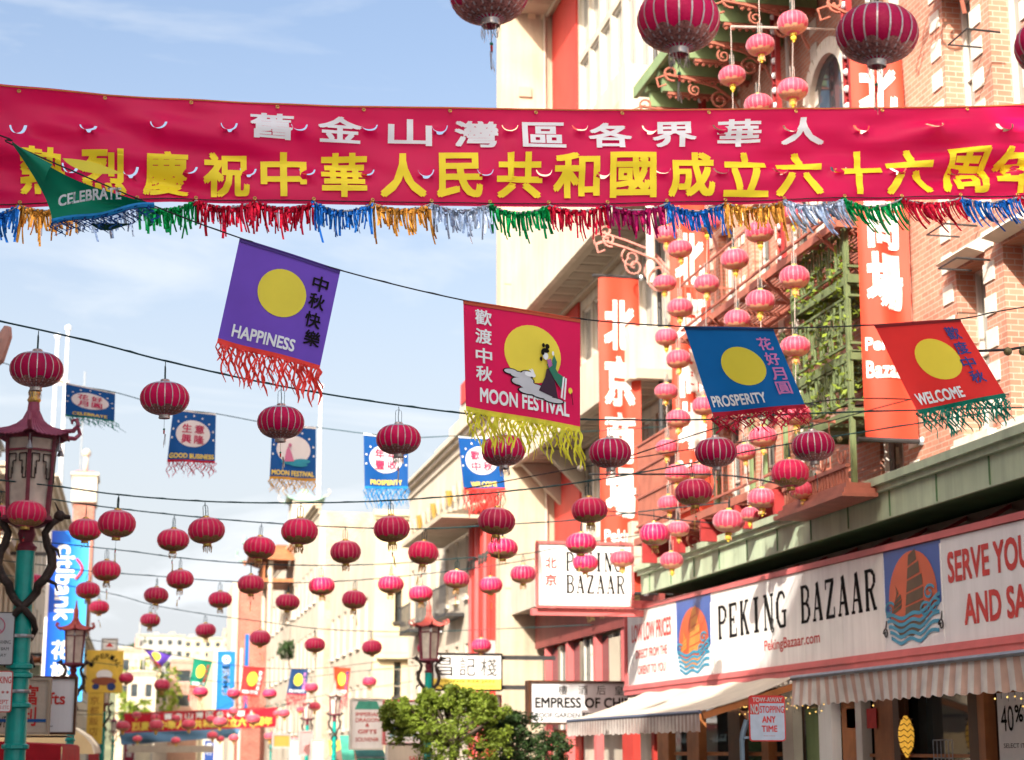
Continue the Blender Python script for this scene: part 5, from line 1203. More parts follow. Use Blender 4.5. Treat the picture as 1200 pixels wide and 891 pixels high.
small_awning('teal awning left of the tall white sign at the bottom', 398, 416, 862, 892, 52, JADE)
ya_ = PY(390, 868, 60); k = MB().grid(lambda u, v: V((PY(384,868,60).x+(PY(424,868,60).x-PY(384,868,60).x)*u, 60-.8*v, ya_.z-.5*v*v)), 10, 5)
o = k.build('yellow_awning', mat('yellow_canvas',(.62,.44,.10),.7,var=.08,trans=.2), solid=.02); recentre(o, (ya_.x,60,ya_.z)); tag(o, 'plain yellow awning under the pale street lamps', 'awning')
k = MB(); cc = PY(407, 895, 59.0); k.poly([(.55*math.cos(i*math.pi/14), .62*math.sin(i*math.pi/14)) for i in range(15)], lambda u,v,o: V((cc.x+u, 59.0-o, cc.z-.1+v)), .1)
o = k.build('round_canopy', mat('brown_canvas',(.20,.13,.10),.7,var=.1)); recentre(o, cc); tag(o, 'brown rounded canopy beside the yellow awning', 'canopy')
# bank banner CHASE and neighbours
t, fn, W, H, a, b = boxsign('bank_banner', 'vertical blue CHASE banner sign with octagon mark far down the street', 257, 765, 272, 834, 118, mat('bank_blue',(.01,.17,.55),.5,var=.06), mat('bank_blue',(.01,.17,.55),.5), .2, 'bank sign')
k = MB(); write(k, 'CHASE', lambda u,v,o=0: V((b.x-v, 117.99, b.z+u)), H*.28, H*.80, W*.28, W*.72, .04)
oc = [(W*.5+W*.3*math.cos(i*math.pi/4+.39), H*.885+W*.3*math.sin(i*math.pi/4+.39)) for i in range(8)]; ic = [(W*.5+W*.11*math.cos(i*math.pi/4+.39), H*.885+W*.11*math.sin(i*math.pi/4+.39)) for i in range(8)]
for i in range(8): j = (i+1) % 8; k.add([fn(*oc[i],.004), fn(*oc[j],.004), fn(*ic[j],.004), fn(*ic[i],.004)], [(0,1,2,3)])
k.build('lettering', mat('pale_blue_white',(.65,.72,.8),.5), t)
k = MB().tube([(b.x+.5,118,0),(b.x+.5,118,a.z+.3)], .09, 8); k.build('post', WFRAME, t)
k = MB().box((b.x+.7,118,b.z),(b.x+.95,118.1,a.z+1.2)); k.build('edge_banner', MATS['bank_blue'], t)
t, fn, W, H, a, b = boxsign('vertical_sign', 'small navy vertical sign with white characters under the far red banner', 240, 868, 250, 900, 150, mat('navy_print2',(.02,.06,.25),.5), WFRAME, .2)
lett(t, WHITEP, [('銀',.2,.8,.72,.9),('行',.2,.8,.48,.66)], fn, W, H)
# red bits left of the far banner
t, fn, W, H, a, b = boxsign('vertical_sign', 'narrow dark red sign with pale characters below the left end of the far banner', 146, 870, 156, 905, 100, mat('wine_print',(.25,.02,.05),.6), WFRAME, .2)
lett(t, WHITEP, [('樓',.2,.8,.75,.95),('珠',.2,.8,.5,.7)], fn, W, H)

for x0, y0, x1, y1, Y_, c, lab in ((321,862,339,875,70,(.62,.25,.05),'plain orange shop sign right of the far red banner'),(340,868,351,893,72,(.7,.68,.64),'narrow white shop sign beside the orange one'),
        (352,858,365,884,64,(.60,.30,.30),'faded pink shop sign behind the pale street lamps'),(366,868,378,893,58,(.66,.62,.52),'cream shop sign low between the pale street lamps'),
        (159,872,176,893,110,(.62,.56,.42),'cream sign low under the left half of the blue tarpaulin'),(104,874,116,893,64,(.5,.06,.07),'red sign low beside the tan barrel awning'),
        (180,838,190,851,190,(.55,.12,.14),'tiny red sign high behind the far red banner')):
    t, fn, W, H, a, b = boxsign('shop_sign', lab, x0, y0, x1, y1, Y_, mat('sign_%d_%d' % (x0, y0), c, .5, var=.12, scale=1.5, streak=.15), GREYW, .2)

# ================================================================== the big crimson street banner
CRIM = mat('crimson_cloth', (.74,.0,.10), .5, var=.08, scale=1.2, trans=.35, sheen=.25, spec=.4)
BYEL = mat('banner_yellow', (.95,.76,.03), .55, var=.05, scale=3, trans=.1); BWHT = mat('banner_white', (.82,.82,.88), .55, var=.05, scale=3, trans=.1)
YB = 15.0
def interp(tab, x):
    if x <= tab[0][0]: return tab[0][1]
    for (a, b), (c, d) in zip(tab[:-1], tab[1:]):
        if x <= c: t = (x-a)/(c-a); t = t; return b+(d-b)*t
    return tab[-1][1]
ftop = [(-60,90),(0,97),(60,103),(125,110),(250,117),(400,124),(580,126.5),(760,128),(900,127.5),(1040,126),(1200,121.5),(1290,117)]
fbot = [(-60,246),(0,243),(100,239),(200,237),(350,239.5),(500,241.5),(700,242.5),(900,238.5),(1050,235),(1200,232),(1290,229)]
BXL, BXR = -60, 1290
def ban(px, t, off=0.):     # px along, t 0 at bottom edge .. 1 at top edge
    p = PY(px, interp(fbot,px)+(interp(ftop,px)-interp(fbot,px))*t, YB); e = (px-600)/640
    amp = .03+.075*abs(e)**1.5
    w = math.sin(px*.010*(1+.0) + t*7*(1 if e > 0 else -1)+1)*.5 + math.sin((px*.004*(-1 if e>0 else 1)+t*1.6)*11+2)*.35*abs(e) + math.sin(px*.031-t*9*e)*.22 + math.sin(px*.055+t*(14+6*e))*.13 + abs(math.sin(px*.012+t*(9 if e < 0 else -9)*(.4+abs(e))+.7))**6*.5 + abs(math.sin(px*.021-t*12*e+2.2))**8*.3
    p.y += amp*w*1.3*(.35+.65*math.sin(math.pi*min(1,max(0,t)))) - off
    return p
sb = thing('street_banner', 'huge crimson cloth banner with yellow and white Chinese characters strung across the street', 'banner', PY(600, 185, YB))
def ell(cx, cy, rx, ry, a0, a1, n=8): return [(cx+rx*math.cos(a0+(a1-a0)*i/n), cy+ry*math.sin(a0+(a1-a0)*i/n)) for i in range(n+1)]
vents = []
for i in range(14): vents.append((22+82.3*i, .78 if True else 0))
pts, edges, holes, flaps = [], [], [], []
T2P = 124.0        # one unit of t is about this many photo pixels
def loop(L):
    o = len(pts); pts.extend(V((x, t*T2P)) for x, t in L); edges.extend((o+i, o+(i+1) % len(L)) for i in range(len(L)))
outer = [(BXL+(BXR-BXL)*i/150, 0) for i in range(151)]+[(BXR, j/12) for j in range(1,12)]+[(BXR-(BXR-BXL)*i/150, 1) for i in range(151)]+[(BXL, 1-j/12) for j in range(1,12)]
loop(outer)
def vent(cx, tc, k):
    e = (cx-600)/600; sh = 4.5*e
    h_ = 12.5+1.5*math.sin(k*2.3); o_ = ell(cx, 0, 9.6, h_, math.pi, 2*math.pi, 18); i_ = ell(cx+sh*.7, 0, 8.9, h_-2.6*(1-.5*abs(e))*(1+.3*math.sin(k*1.7)), 2*math.pi, math.pi, 18)
    L = [(x, tc+y/T2P) for x, y in o_]+[(x, tc+y/T2P-.004) for x, y in i_]
    # keep the crescent simple: trim ends where the flap still hangs on the cloth
    L = [p for p in L if p[1] < tc-.012]
    loop(L); holes.append(L); flaps.append((cx, tc))
for i in range(15):
    cx = 22+82.3*i
    vent(cx, .80 if False else (1-(152-interp(ftop,cx))/(interp(fbot,cx)-interp(ftop,cx)))+.07, i)
for i in range(18):
    cx = 88+69.2*i-4
    vent(cx, 1-(204-8*abs(cx-600)/600*(1 if True else 0)-interp(ftop,cx)+ -6)/(interp(fbot,cx)-interp(ftop,cx)), i)
for i in range(1, 190):
    for j in range(1, 18): pts.append(V((BXL+(BXR-BXL)*i/190, j/18*T2P)))
def inpoly(x, y, L):
    c = False; n = len(L)
    for i in range(n):
        (x0,y0),(x1,y1) = L[i], L[(i+1)%n]
        if (y0 > y) != (y1 > y) and x < (x1-x0)*(y-y0)/(y1-y0)+x0: c = not c
    return c
vs, es, fs, *_ = delaunay_2d_cdt(pts, edges, [], 0, 1e-4)
HB = [(min(p[0] for p in L), max(p[0] for p in L), min(p[1] for p in L), max(p[1] for p in L), L) for L in holes]
keep = []
for f in fs:
    cx = sum(vs[i].x for i in f)/len(f); cy = sum(vs[i].y for i in f)/len(f)/T2P
    if any(a <= cx <= b and c <= cy <= d and inpoly(cx, cy, L) for a, b, c, d, L in HB): continue
    keep.append(tuple(f))
V3 = []
for p in vs:
    t = p.y/T2P; off = 0
    for cx, tc in flaps:
        dx, dt = (p.x-cx)/11, (tc-t)/(13/T2P)
        if abs(dx) < 1 and 0 < dt < 1: off = max(off, .055*dt*(1-dx*dx))
    V3.append(ban(p.x, t, off))
k = MB().add(V3, keep); k.build('cloth', CRIM, sb, smooth=True)
row1 = list(zip('舊金山灣區各界華人', (294,374,456,534,613,691,766,842,917)))
def bfn(yc, H, o=.018):
    def f(u, v, off=0):
        tt = lambda px: 1-(yc(px)-v-interp(ftop,px))/(interp(fbot,px)-interp(ftop,px)); return ban(u, tt(u), o+.0)
    return f
y1c = lambda px: 150+9*math.sin(math.pi*min(1,max(0,(px-280)/700)))-0.0+ (px-630)*.008
for ch, x in row1: k = MB(); write(k, ch, bfn(y1c, 28), x, x+49, -14, 15, .026, 2); k.build('white_character', BWHT, sb)
row2 = list(zip('熱烈慶祝中華人民共和國成立六十六周年', (25,96,169,240,307,378,447,513,583,650,716,784,848,911,981,1041,1107,1170)))
y2c = lambda px: 198+8*math.sin(math.pi*min(1,max(0,(px+150)/1500)))+(0 if px < 900 else (900-px)*.008)+(0 if px > 100 else 0)
for ch, x in row2: k = MB(); write(k, ch, bfn(y2c, 50), x, x+51, -25, 25, .03, 2); k.build('yellow_character', BYEL, sb)
k = MB(); k.tube([ban(BXL+(BXR-BXL)*i/120, .985, .012) for i in range(121)], .006, 5); k.build('top_cord', mat('orange_cord',(.55,.20,.05),.6), sb)
k = MB(); k.tube([ban(BXL+(BXR-BXL)*i/120, .03, .012) for i in range(121)], .005, 5); k.build('bottom_cord', WIREK, sb)
gy = MB().lathe([(.006,0),(.012,.002),(.017,0),(.012,-.004)], 10); gme = bpy.data.meshes.new('grommet'); gme.from_pydata([(p.x, -p.z*1.5-.0, p.y) for p in gy.v], [], gy.f); gme.materials.append(GOLD)
for i in range(13): piece('grommet', gme, sb, ban(22+101*i, .955, .02))
att = [-46+68.9*i for i in range(20)]
for x in att: piece('grommet', gme, sb, ban(x, .045, .02))
# lines that carry it to the buildings
k = MB(); pl_, pr_ = ban(BXL, .98), ban(BXR, .98); k.tube([pl_, V((-4.3, pl_.y-.1, pl_.z+.25))], .008, 5).tube([ban(BXL,.03), V((-4.3, 15, ban(BXL,.03).z-.3))], .008, 5).tube([pr_, V((10.1, 15.1, pr_.z+.05))], .008, 5).tube([ban(BXR,.03), V((10.1,15,ban(BXR,.03).z-.2))], .008, 5); k.build('guy_line', WIREK, sb)
# tinsel garland
TC = dict(b=mat('tinsel_blue',(.01,.13,.50),.28,metal=.75,var=.4,scale=60), g=mat('tinsel_gold',(.62,.26,.04),.28,metal=.75,var=.4,scale=60), s=mat('tinsel_silver',(.40,.50,.68),.28,metal=.75,var=.35,scale=60), e=mat('tinsel_green',(.0,.26,.06),.28,metal=.7,var=.4,scale=60), r=mat('tinsel_red',(.50,.005,.03),.28,metal=.7,var=.4,scale=60), m=mat('tinsel_magenta',(.33,.004,.08),.28,metal=.7,var=.4,scale=60))
tg = thing('tinsel_garland', 'many coloured foil fringe garland looped below the crimson banner', 'garland', PY(600, 250, YB))
seq = 'b g s e r r b g s e r m b g s e r b r b'.split()
def strip(k, p, L, w, r, lean=0., curl=.5):
    n = 5; ph = r.uniform(0, 6.3); P0 = []
    for i in range(n+1):
        t = i/n; P0.append(p+V((lean*t*t*L+math.sin(ph+t*4)*.008*curl, math.cos(ph+t*3)*.014*curl, -L*t)))
    a = r.uniform(-.7,.7)
    for i in range(n):
        d0 = V((math.cos(a), math.sin(a), 0))*w/2; a2 = a+r.uniform(-.5,.5)*curl; d1 = V((math.cos(a2), math.sin(a2), 0))*w/2; a = a2
        k.add([P0[i]-d0, P0[i]+d0, P0[i+1]+d1, P0[i+1]-d1], [(0,1,2,3)])
r_ = random.Random(3)
for i, c in enumerate(seq):
    if i >= len(att)-1: break
    xa, xb = att[i], att[i+1]; pa, pb = ban(xa, .012, .01), ban(xb, .012, .01); sag = .055 if i % 3 else .075
    rope = [pa.lerp(pb, t/12)-V((0,.012,sag*4*(t/12)*(1-t/12))) for t in range(13)]
    k = MB().tube(rope, .008, 5); k.build('rope', mat('garland_rope',(.42,.42,.46),.6), tg)
    k = MB(); n = 42
    for j in range(n):
        t = (j+r_.random())/n; q = rope[min(11, int(t*12))].lerp(rope[min(12, int(t*12)+1)], t*12-int(t*12))
        clump = math.sin(t*21+i)*.5+.5; L = r_.uniform(.11,.19)+.15*clump*r_.random()
        if t > .93 or t < .07: L += .06
        lean = .05 if i < 14 else .4; lean = -.02 if i < 7 else lean
        strip(k, q+V((0,r_.uniform(-.01,.01),.006)), L, r_.uniform(.013,.025), r_, r_.uniform(-.1,.2)+lean)
    # short tuft along the rope
    for j in range(39): q = rope[j*12//39]; strip(k, q+V((r_.uniform(-.02,.02),0,.01)), .06, .024, r_, 0, 1)
    k.build('foil_fringe', TC[c], tg)

# ================================================================== festival flags
def fringe(root, fn, W, m, n, L, r, lean=0., name='fringe', wob=.7, w=.017):
    k = MB()
    n = int(n*1.5)
    for j in range(n):
        u = (j+.5+r.uniform(-.4,.4))/n*W; p = fn(u, 0, 0); Lj = L*r.uniform(.45,1.15); ph = r.uniform(0,6.3); pts = []
        for i in range(8):
            t = i/7; pts.append(p+V((lean*Lj*t+wob*.018*math.sin(ph+t*8), .02*math.cos(ph+t*6), -Lj*t*(1-.25*abs(lean)))))
        a = r.uniform(-.7, .7)
        for i in range(7):
            d0 = V((math.cos(a), math.sin(a)*.6, 0))*w/2; a += r.uniform(-.5,.5); d1 = V((math.cos(a), math.sin(a)*.6, 0))*w/2*(1 if i < 6 else .4)
            k.add([pts[i]-d0, pts[i]+d0, pts[i+1]+d1, pts[i+1]-d1], [(0,1,2,3)])
    k.build(name, m, root)
def cloth_fn(c, Y, amp=.03, f=2.2, dy=0., seed=0):
    """c = corners tl tr br bl sighted on the plane Y; returns fn(u,v) with u,v in 0..1 from the bottom left"""
    tl, tr = [PY(*q, Y) for q in c[:2]]; br, bl = [PY(*q, Y+dy) for q in c[2:]]
    def fn(u, v, off=0):
        b = bl.lerp(br, u); t = tl.lerp(tr, u); p = b.lerp(t, v)
        p.y += amp*(math.sin(u*f*3+seed+v*1.5)*(1-.75*v)+.35*math.sin(u*9+v*5+seed)*(1-v)) - off
        return p
    return fn
C_PUR = mat('purple_cloth',(.17,.08,.60),.65,var=.07,scale=3,trans=.25,sheen=.2); C_MAG = mat('magenta_cloth',(.74,.0,.10),.6,var=.07,scale=3,trans=.22,sheen=.2)
C_BLU = mat('blue_cloth',(.0,.14,.46),.65,var=.07,scale=3,trans=.2,sheen=.2); C_RED = mat('scarlet_cloth',(.80,.035,.035),.65,var=.07,scale=3,trans=.25,sheen=.2)
C_GRN = mat('green_cloth',(.0,.22,.13),.65,var=.10,scale=3,trans=.2,sheen=.2); C_SUN = mat('moon_yellow',(.85,.74,.07),.6,var=.05,scale=3,trans=.15); C_LET = mat('cloth_white_print',(.78,.82,.88),.6,var=.05,scale=4)
C_NAVY = mat('navy_cloth',(.012,.05,.16),.65,var=.07,scale=3,trans=.2); C_ORG = mat('orange_red_cloth',(.60,.06,.02),.65,var=.07,scale=3,trans=.25)
F_RED = mat('coral_fringe',(.85,.06,.05),.6,var=.2,scale=9,trans=.2); F_YEL = mat('lime_yellow_fringe',(.78,.75,.06),.6,var=.2,scale=9,trans=.3); F_WIN = mat('wine_fringe',(.45,.01,.04),.6,var=.2,scale=9,trans=.2)
F_GRN = mat('teal_green_fringe',(.0,.17,.12),.6,var=.2,scale=9,trans=.15); F_BLU = mat('blue_fringe',(.01,.24,.6),.6,var=.2,scale=9,trans=.2); F_GLD = mat('gold_fringe',(.60,.30,.03),.6,var=.2,scale=9,trans=.2)
INKN = mat('ink_navy',(.03,.05,.24),.6); INKM = mat('ink_lilac',(.58,.20,.50),.6)
def flag(label, corners, Y, cloth, sun, eng, chars, cink, fr_m, fr_n, fr_L, amp=.03, dy=0., seed=0, eink=None, hem=None, cv=.62, lean=0., scene=False, eb=.03, csz=.13, wob=1., grp='festival flags strung across the street', vis=None, band=True, seed2=1):
    fn = cloth_fn(corners, Y, amp, 2.2, dy, seed); c = (fn(0,1)+fn(1,1))/2
    t = thing('festival_flag', label, 'flag', c, grp)
    k = MB().grid(lambda u, v: fn(u, v), 30, 30); k.build('cloth', cloth, t, smooth=True)
    k = MB().grid(lambda u, v: fn(u, .965+.04*v, .006), 20, 1); k.grid(lambda u, v: fn(u, .965+.04*v, -.006), 20, 1); k.tube([fn(i/10, .995) for i in range(-0, 11)], .010, 6); k.build('hem', hem or cloth, t)
    if sun:
        cu, cvv, ru, rv = sun; k = MB(); disc(k, fn, cu, cvv, ru, rv, .005, 32, 5); k.build('moon_disc', C_SUN, t)
    if eng:
        s_, u0, u1, v0, v1 = eng; k = MB(); write(k, s_, fn, u0, u1, v0, v1, eb, 1, .007); k.build('lettering', eink or C_LET, t)
    if chars:
        for ch, (uu, vv) in zip(*chars): k = MB(); write(k, ch, fn, uu-csz*.5, uu+csz*.5, vv-csz*.5, vv+csz*.5, .02, 1, .009); k.build('character', cink, t)
    if fr_m:
        if band: k = MB().grid(lambda u, v: fn(u, -.035+.05*v, .004), 20, 1); k.build('fringe_band', fr_m, t)
        fringe(t, lambda u, v, o=0: fn(u, -.02), 1.0, fr_m, fr_n, fr_L, random.Random(seed2), lean, wob=wob)
    return t, fn
FLY = 13.6
flag('purple HAPPINESS flag with yellow moon and ragged coral fringe', ((281,279),(399,317),(375,430),(255,398)), FLY, C_PUR, (.50,.60,.235,.235), ('HAPPINESS',.12,.72,.07,.185),
     ('中秋快樂', [(.84,.80),(.84,.62),(.84,.43),(.87,.25)]), INKB, F_RED, 46, .30, amp=.02, csz=.15, hem=mat('dark_purple_hem',(.06,.03,.22),.7), lean=.1, seed2=4)
t, fn = flag('crimson MOON FESTIVAL flag with a robed lady on a cloud and a yellow moon', ((543,352),(680,374),(680,502),(546,478)), FLY, C_MAG, (.585,.60,.245,.265), ('MOON FESTIVAL',.13,.90,.085,.21),
     ('歡渡中秋', [(.165,.865),(.165,.69),(.165,.51),(.165,.345)]), C_LET, F_YEL, 52, .30, amp=.015, csz=.135, hem=mat('rust_hem',(.45,.07,.03),.6), lean=.15, seed2=5)
def art(m, name, items, off):
    k = MB()
    for j, P in enumerate(items): k.poly(P, lambda u, v, o: fn(u, v, off+.0004*j))
    return k.build(name, m, t)
def lump(cx, cy, rx, ry, n=18): return [(cx+rx*math.cos(2*math.pi*i/n), cy+ry*math.sin(2*math.pi*i/n)) for i in range(n)]
cl_ = [(.39,.405,.055,.022),(.45,.385,.06,.026),(.47,.325,.07,.034),(.52,.345,.065,.034),(.60,.29,.075,.032),(.54,.25,.08,.028),(.66,.235,.09,.030),(.76,.205,.085,.022),(.53,.40,.05,.03)]
art(INKB, 'cloud_outline', [lump(a,b,c+.012,d+.010) for a,b,c,d in cl_], .010)
art(mat('cloud_grey',(.50,.52,.58),.6), 'cloud', [lump(a,b,c,d) for a,b,c,d in cl_]+[[(.40,.33),(.55,.36),(.72,.22),(.60,.21)][::-1]], .016)
art(C_LET, 'rabbit', [lump(.545,.405,.035,.022),lump(.585,.40,.018,.020),[(.575,.41),(.545,.45),(.56,.45),(.59,.42)],[(.58,.41),(.565,.46),(.58,.455),(.595,.42)]], .022)
art(mat('robe_plum',(.035,.008,.03),.6), 'robe', [[(.63,.27),(.80,.22),(.775,.36),(.745,.50),(.70,.48),(.685,.40)]], .022)
art(mat('robe_green',(.02,.17,.11),.6), 'sleeves', [[(.70,.52),(.74,.56),(.80,.46),(.87,.42),(.83,.31),(.765,.40)],[(.745,.56),(.765,.62),(.79,.56),(.775,.47)]], .026)
art(C_LET, 'face_and_cuffs', [lump(.690,.595,.024,.034,12),lump(.755,.63,.010,.022,8),[(.84,.43),(.855,.435),(.835,.23),(.82,.24)],[(.862,.425),(.875,.42),(.86,.22),(.845,.23)]], .030)
art(INKB, 'hair', [lump(.690,.645,.032,.022,12),lump(.665,.625,.016,.028,10),lump(.705,.685,.020,.024,10),lump(.672,.69,.014,.02,10),lump(.65,.56,.012,.022,8),[(.912,.30),(.918,.30),(.93,.19),(.924,.19)]], .034)
art(C_SUN, 'small_lantern', [lump(.905,.315,.018,.028,12)], .034); art(mat('lilac_collar',(.4,.12,.35),.6), 'collar', [[(.70,.56),(.735,.58),(.75,.52),(.72,.49)]], .030)
flag('blue PROSPERITY flag with lilac characters blown sideways', ((802,383),(906,385),(944,475),(835,485)), FLY, C_BLU, (.50,.53,.235,.235), ('PROSPERITY',.04,.60,.075,.20),
     ('花好月圓', [(.83,.80),(.845,.61),(.845,.42),(.84,.24)]), INKM, F_WIN, 44, .17, amp=.02, dy=.35, csz=.155, lean=.25, wob=2., hem=mat('dark_blue_hem',(.004,.045,.17),.7), seed2=6)
flag('scarlet WELCOME flag with navy characters and teal fringe at the right', ((1025,381),(1125,374),(1178,462),(1075,482)), FLY, C_RED, (.50,.54,.24,.25), ('WELCOME',.06,.56,.06,.19),
     ('歡度中秋', [(.82,.83),(.82,.64),(.80,.45),(.81,.27)]), INKN, F_GRN, 48, .24, amp=.02, dy=.3, csz=.155, lean=.45, wob=1.6, hem=mat('dark_red_hem',(.25,.015,.02),.7), seed2=7)
# the folded green flag
fnq = cloth_fn(((15,171),(182,243),(182,247),(64,265)), FLY, 0.0)
tl, tr = PY(15,171,FLY), PY(182,242,FLY); bl, br = PY(62,266,FLY), PY(180,247,FLY)
def cfn(u, v, off=0):
    top = tl.lerp(tr, u)+V((0,0,-.05*math.sin(u*math.pi))); bot = bl.lerp(br, u); s = math.sin(v*math.pi)
    p = bot.lerp(top, v); p.y += .22*s*(1-u*.8)-.10*(1-v)+.03*math.sin(u*7+v*5)-off
    p.x += .10*s*max(0,(.35-u))*2; p.z += .015*math.sin(u*9)*(1-v)
    return p
cg = thing('festival_flag', 'green CELEBRATE flag folded by the wind at the left over the banner', 'flag', (tl+tr)/2, 'festival flags strung across the street')
k = MB().grid(cfn, 40, 24); k.build('cloth', C_GRN, cg, smooth=True)
k = MB().grid(lambda u, v: V((0,0,0))+tl+(PY(52,216,FLY)-tl)*v+(PY(62,196,FLY)-PY(52,216,FLY))*u*v+V((0,-.06-.05*math.sin(u*3.1),0)), 8, 10); k.build('turned_corner', C_GRN, cg, smooth=True)
k = MB(); k.grid(lambda u, v: PY(75+68*u, (200+17*u-4*math.sin(u*math.pi)) + (16*math.sin(u*math.pi)**.8)*(v)*(1-.45*u)+1, FLY)+V((0,-.32,0)), 14, 3); k.build('moon_disc', C_SUN, cg)
cl2 = cloth_fn(((68,220),(146,222),(146,240),(70,254)), FLY, 0); k = MB(); write(k, 'CELEBRATE', lambda u,v,o=0: PY(70+72*u, 251-8*u-12*v*(1+.1*u)-3*math.sin(u*3), FLY)+V((0,-.20,0)), 0, 1, 0, 1, .03, 1, .02); k.build('lettering', C_LET, cg)
k = MB().tube([cfn(i/20, 0, .01)+V((0,0,.01)) for i in range(21)], .022, 6); k.build('fringe_band', F_BLU, cg)
fringe(cg, lambda u, v, o=0: cfn(u, .0, .02), 1.0, mat('deep_blue_fringe',(.006,.06,.24),.6,var=.2,scale=9), 34, .13, random.Random(9), .3, wob=2.)
k = MB().add([PY(104,262,FLY), PY(155,262,FLY), PY(130,270,FLY), PY(118,270,FLY)], [(0,3,2,1)]); k.build('flag_back_corner', mat('dark_green_cloth',(.004,.05,.035),.7), cg, solid=.004)

# small blue flags of the second string
C_BLUF = mat('shaded_blue_cloth',(.0,.075,.30),.7,var=.06,scale=3,trans=.12)  # darker copy of the blue cloth, shade put into its colour
BWH = mat('flag_white_disc',(.66,.64,.66),.6,var=.04); BRD = mat('flag_red_characters',(.46,.03,.10),.6)
def blue_flag(label, c, Y, eng, chars, fm, seed, L=.26, lean=0., n=26, eu=(.04,.96), full=None, rv=.27):
    t, fn = flag(label, c, Y, C_BLUF, None, (eng, eu[0], eu[1], .045, .135) if eng else None, None, None, fm, n, L, amp=.03, seed=seed, eink=YELP, hem=WHITEP, lean=lean, seed2=seed, grp='small blue flags on the second string', wob=1.6, eb=.03)
    k = MB(); disc(k, fn, .5, .54, .38, rv, .008, 30, 3); k.build('white_disc', BWH, t)
    k = MB()
    for ch, (u, v) in zip(chars, ((.36,.64),(.64,.64),(.36,.43),(.64,.43))): write(k, ch, fn, u-.105, u+.105, .54+(v-.54)*rv/.27-.085*rv/.27, .54+(v-.54)*rv/.27+.085*rv/.27, .02, 0, .016)
    if chars: k.build('red_characters', BRD, t)
    k = MB()
    for i in range(9):
        a = math.pi*(-.05+1.1*i/8); disc(k, fn, .5+.46*math.cos(a), min(.9,.50+.40*math.sin(a)), .022, .02, .01, 8, 1)
    k.build('white_dots', WHITEP, t)
    return t, fn
YF = 31.0
blue_flag('small blue flag with white oval and dark green fringe, leftmost of the second string', ((77,449),(135,461),(134,493),(76,486)), YF, 'CELEBRATE', '花好月圓', F_GRN, 1, .22, .8, eu=(.15,.85), rv=.27)
blue_flag('small blue GOOD BUSINESS flag with wine coloured fringe', ((203,479),(253,485),(252,541),(196,539)), YF, 'GOOD BUSINESS', '生意興隆', F_WIN, 2, .26, eu=(.03,.97))
t, fn = blue_flag('small blue MOON FESTIVAL flag with cloud picture and gold fringe', ((319,497),(370,501),(370,562),(316,559)), YF, 'MOON FESTIVAL', '', F_GLD, 3, .25, eu=(.04,.96))
art(mat('teal_cloud',(.02,.25,.36),.6), 'cloud', [lump(.45,.30,.22,.05),lump(.70,.33,.18,.045),lump(.62,.26,.2,.04)], .02); art(mat('pink_figure',(.50,.15,.28),.6), 'small_figure', [[(.30,.30),(.52,.32),(.45,.50),(.38,.60),(.34,.52)],lump(.42,.62,.04,.035)], .03)
blue_flag('small blue PROSPERITY flag with long blue fringe', ((426,508),(478,513),(478,571),(427,571)), YF, 'PROSPERITY', '年年豐收', F_BLU, 4, .36, n=34, eu=(.14,.86))
blue_flag('small blue WELCOME flag with long red fringe, rightmost of the second string', ((537,511),(585,513),(592,573),(543,573)), YF, 'WELCOME', '歡度中秋', F_RED, 5, .45, n=34, eu=(.2,.8))

# tiny far flags
YT = 62.0; FG = 'tiny flags on the far string'
flag('tiny purple flag twisted by the wind far down the street', ((169,761),(201,768),(190,781),(176,770)), YT, C_PUR, (.45,.5,.22,.45), None, None, None, F_WIN, 10, .25, amp=.15, grp=FG, csz=.1)
def farf(label, c, cl, eng, chars, ink, fm, seed): flag(label, c, YT, cl, (.5,.58,.25,.25), (eng,.1,.9,.06,.17), (chars, [(.84,.80),(.84,.62),(.84,.44),(.84,.27)]), ink, fm, 20, .5, amp=.06, seed=seed, grp=FG, csz=.15, seed2=seed)
farf('tiny green CELEBRATE flag on the far string', ((227,772),(249,776),(240,806),(222,804)), C_GRN, 'CELEBRATE', '花好月圓', INKR, F_RED, 1)
farf('tiny red moon festival flag on the far string', ((285,781),(311,783),(304,816),(281,814)), C_RED, 'MOON FESTIVAL', '歡渡中秋', WHITEP, F_RED, 2)
farf('tiny navy PROSPERITY flag on the far string', ((341,784),(361,785),(359,814),(336,813)), C_NAVY, 'PROSPERITY', '花好月圓', INKM, F_WIN, 3)
farf('tiny orange WELCOME flag on the far string', ((391,782),(411,783),(407,815),(392,813)), C_ORG, 'WELCOME', '歡度中秋', INKN, F_WIN, 4)
# far street banner and awning-like blue tarpaulin
fbn = thing('street_banner', 'small far red street banner with white and yellow characters hung with lanterns', 'banner', PY(235,842,95))
ffn = cloth_fn(((145,836),(325,829),(323,852),(146,859)), 95, .12, 5)
k = MB().grid(lambda u,v: ffn(u,v), 60, 8); k.build('cloth', mat('far_banner_red',(.52,.01,.03),.6,var=.08,trans=.2), fbn, smooth=True)
k = MB()
for i, ch in enumerate('舊金山灣區各界華人'): write(k, ch, ffn, .26+.068*i, .26+.068*i+.05, .60, .90, .03, 0, .03)
k.build('white_characters', WHITEP, fbn)
k = MB()
for i, ch in enumerate('烈慶祝中華人民共和國成立六十周年'): write(k, ch, ffn, .05+.058*i, .05+.058*i+.052, .10, .52, .03, 0, .03)
k.build('yellow_characters', YELP, fbn)
k = MB()
for a in ((-4.2,95,ffn(0,1).z+.2),): k.tube([V(a), ffn(0,1)], .03, 4)
k.tube([ffn(1,1), V((8.3,101,ffn(1,1).z+.4))], .03, 4); k.build('guy_line', WIREK, fbn)
bt = thing('tarpaulin', 'faded blue tarpaulin strung below the far red banner', 'tarpaulin', PY(220,860,98))
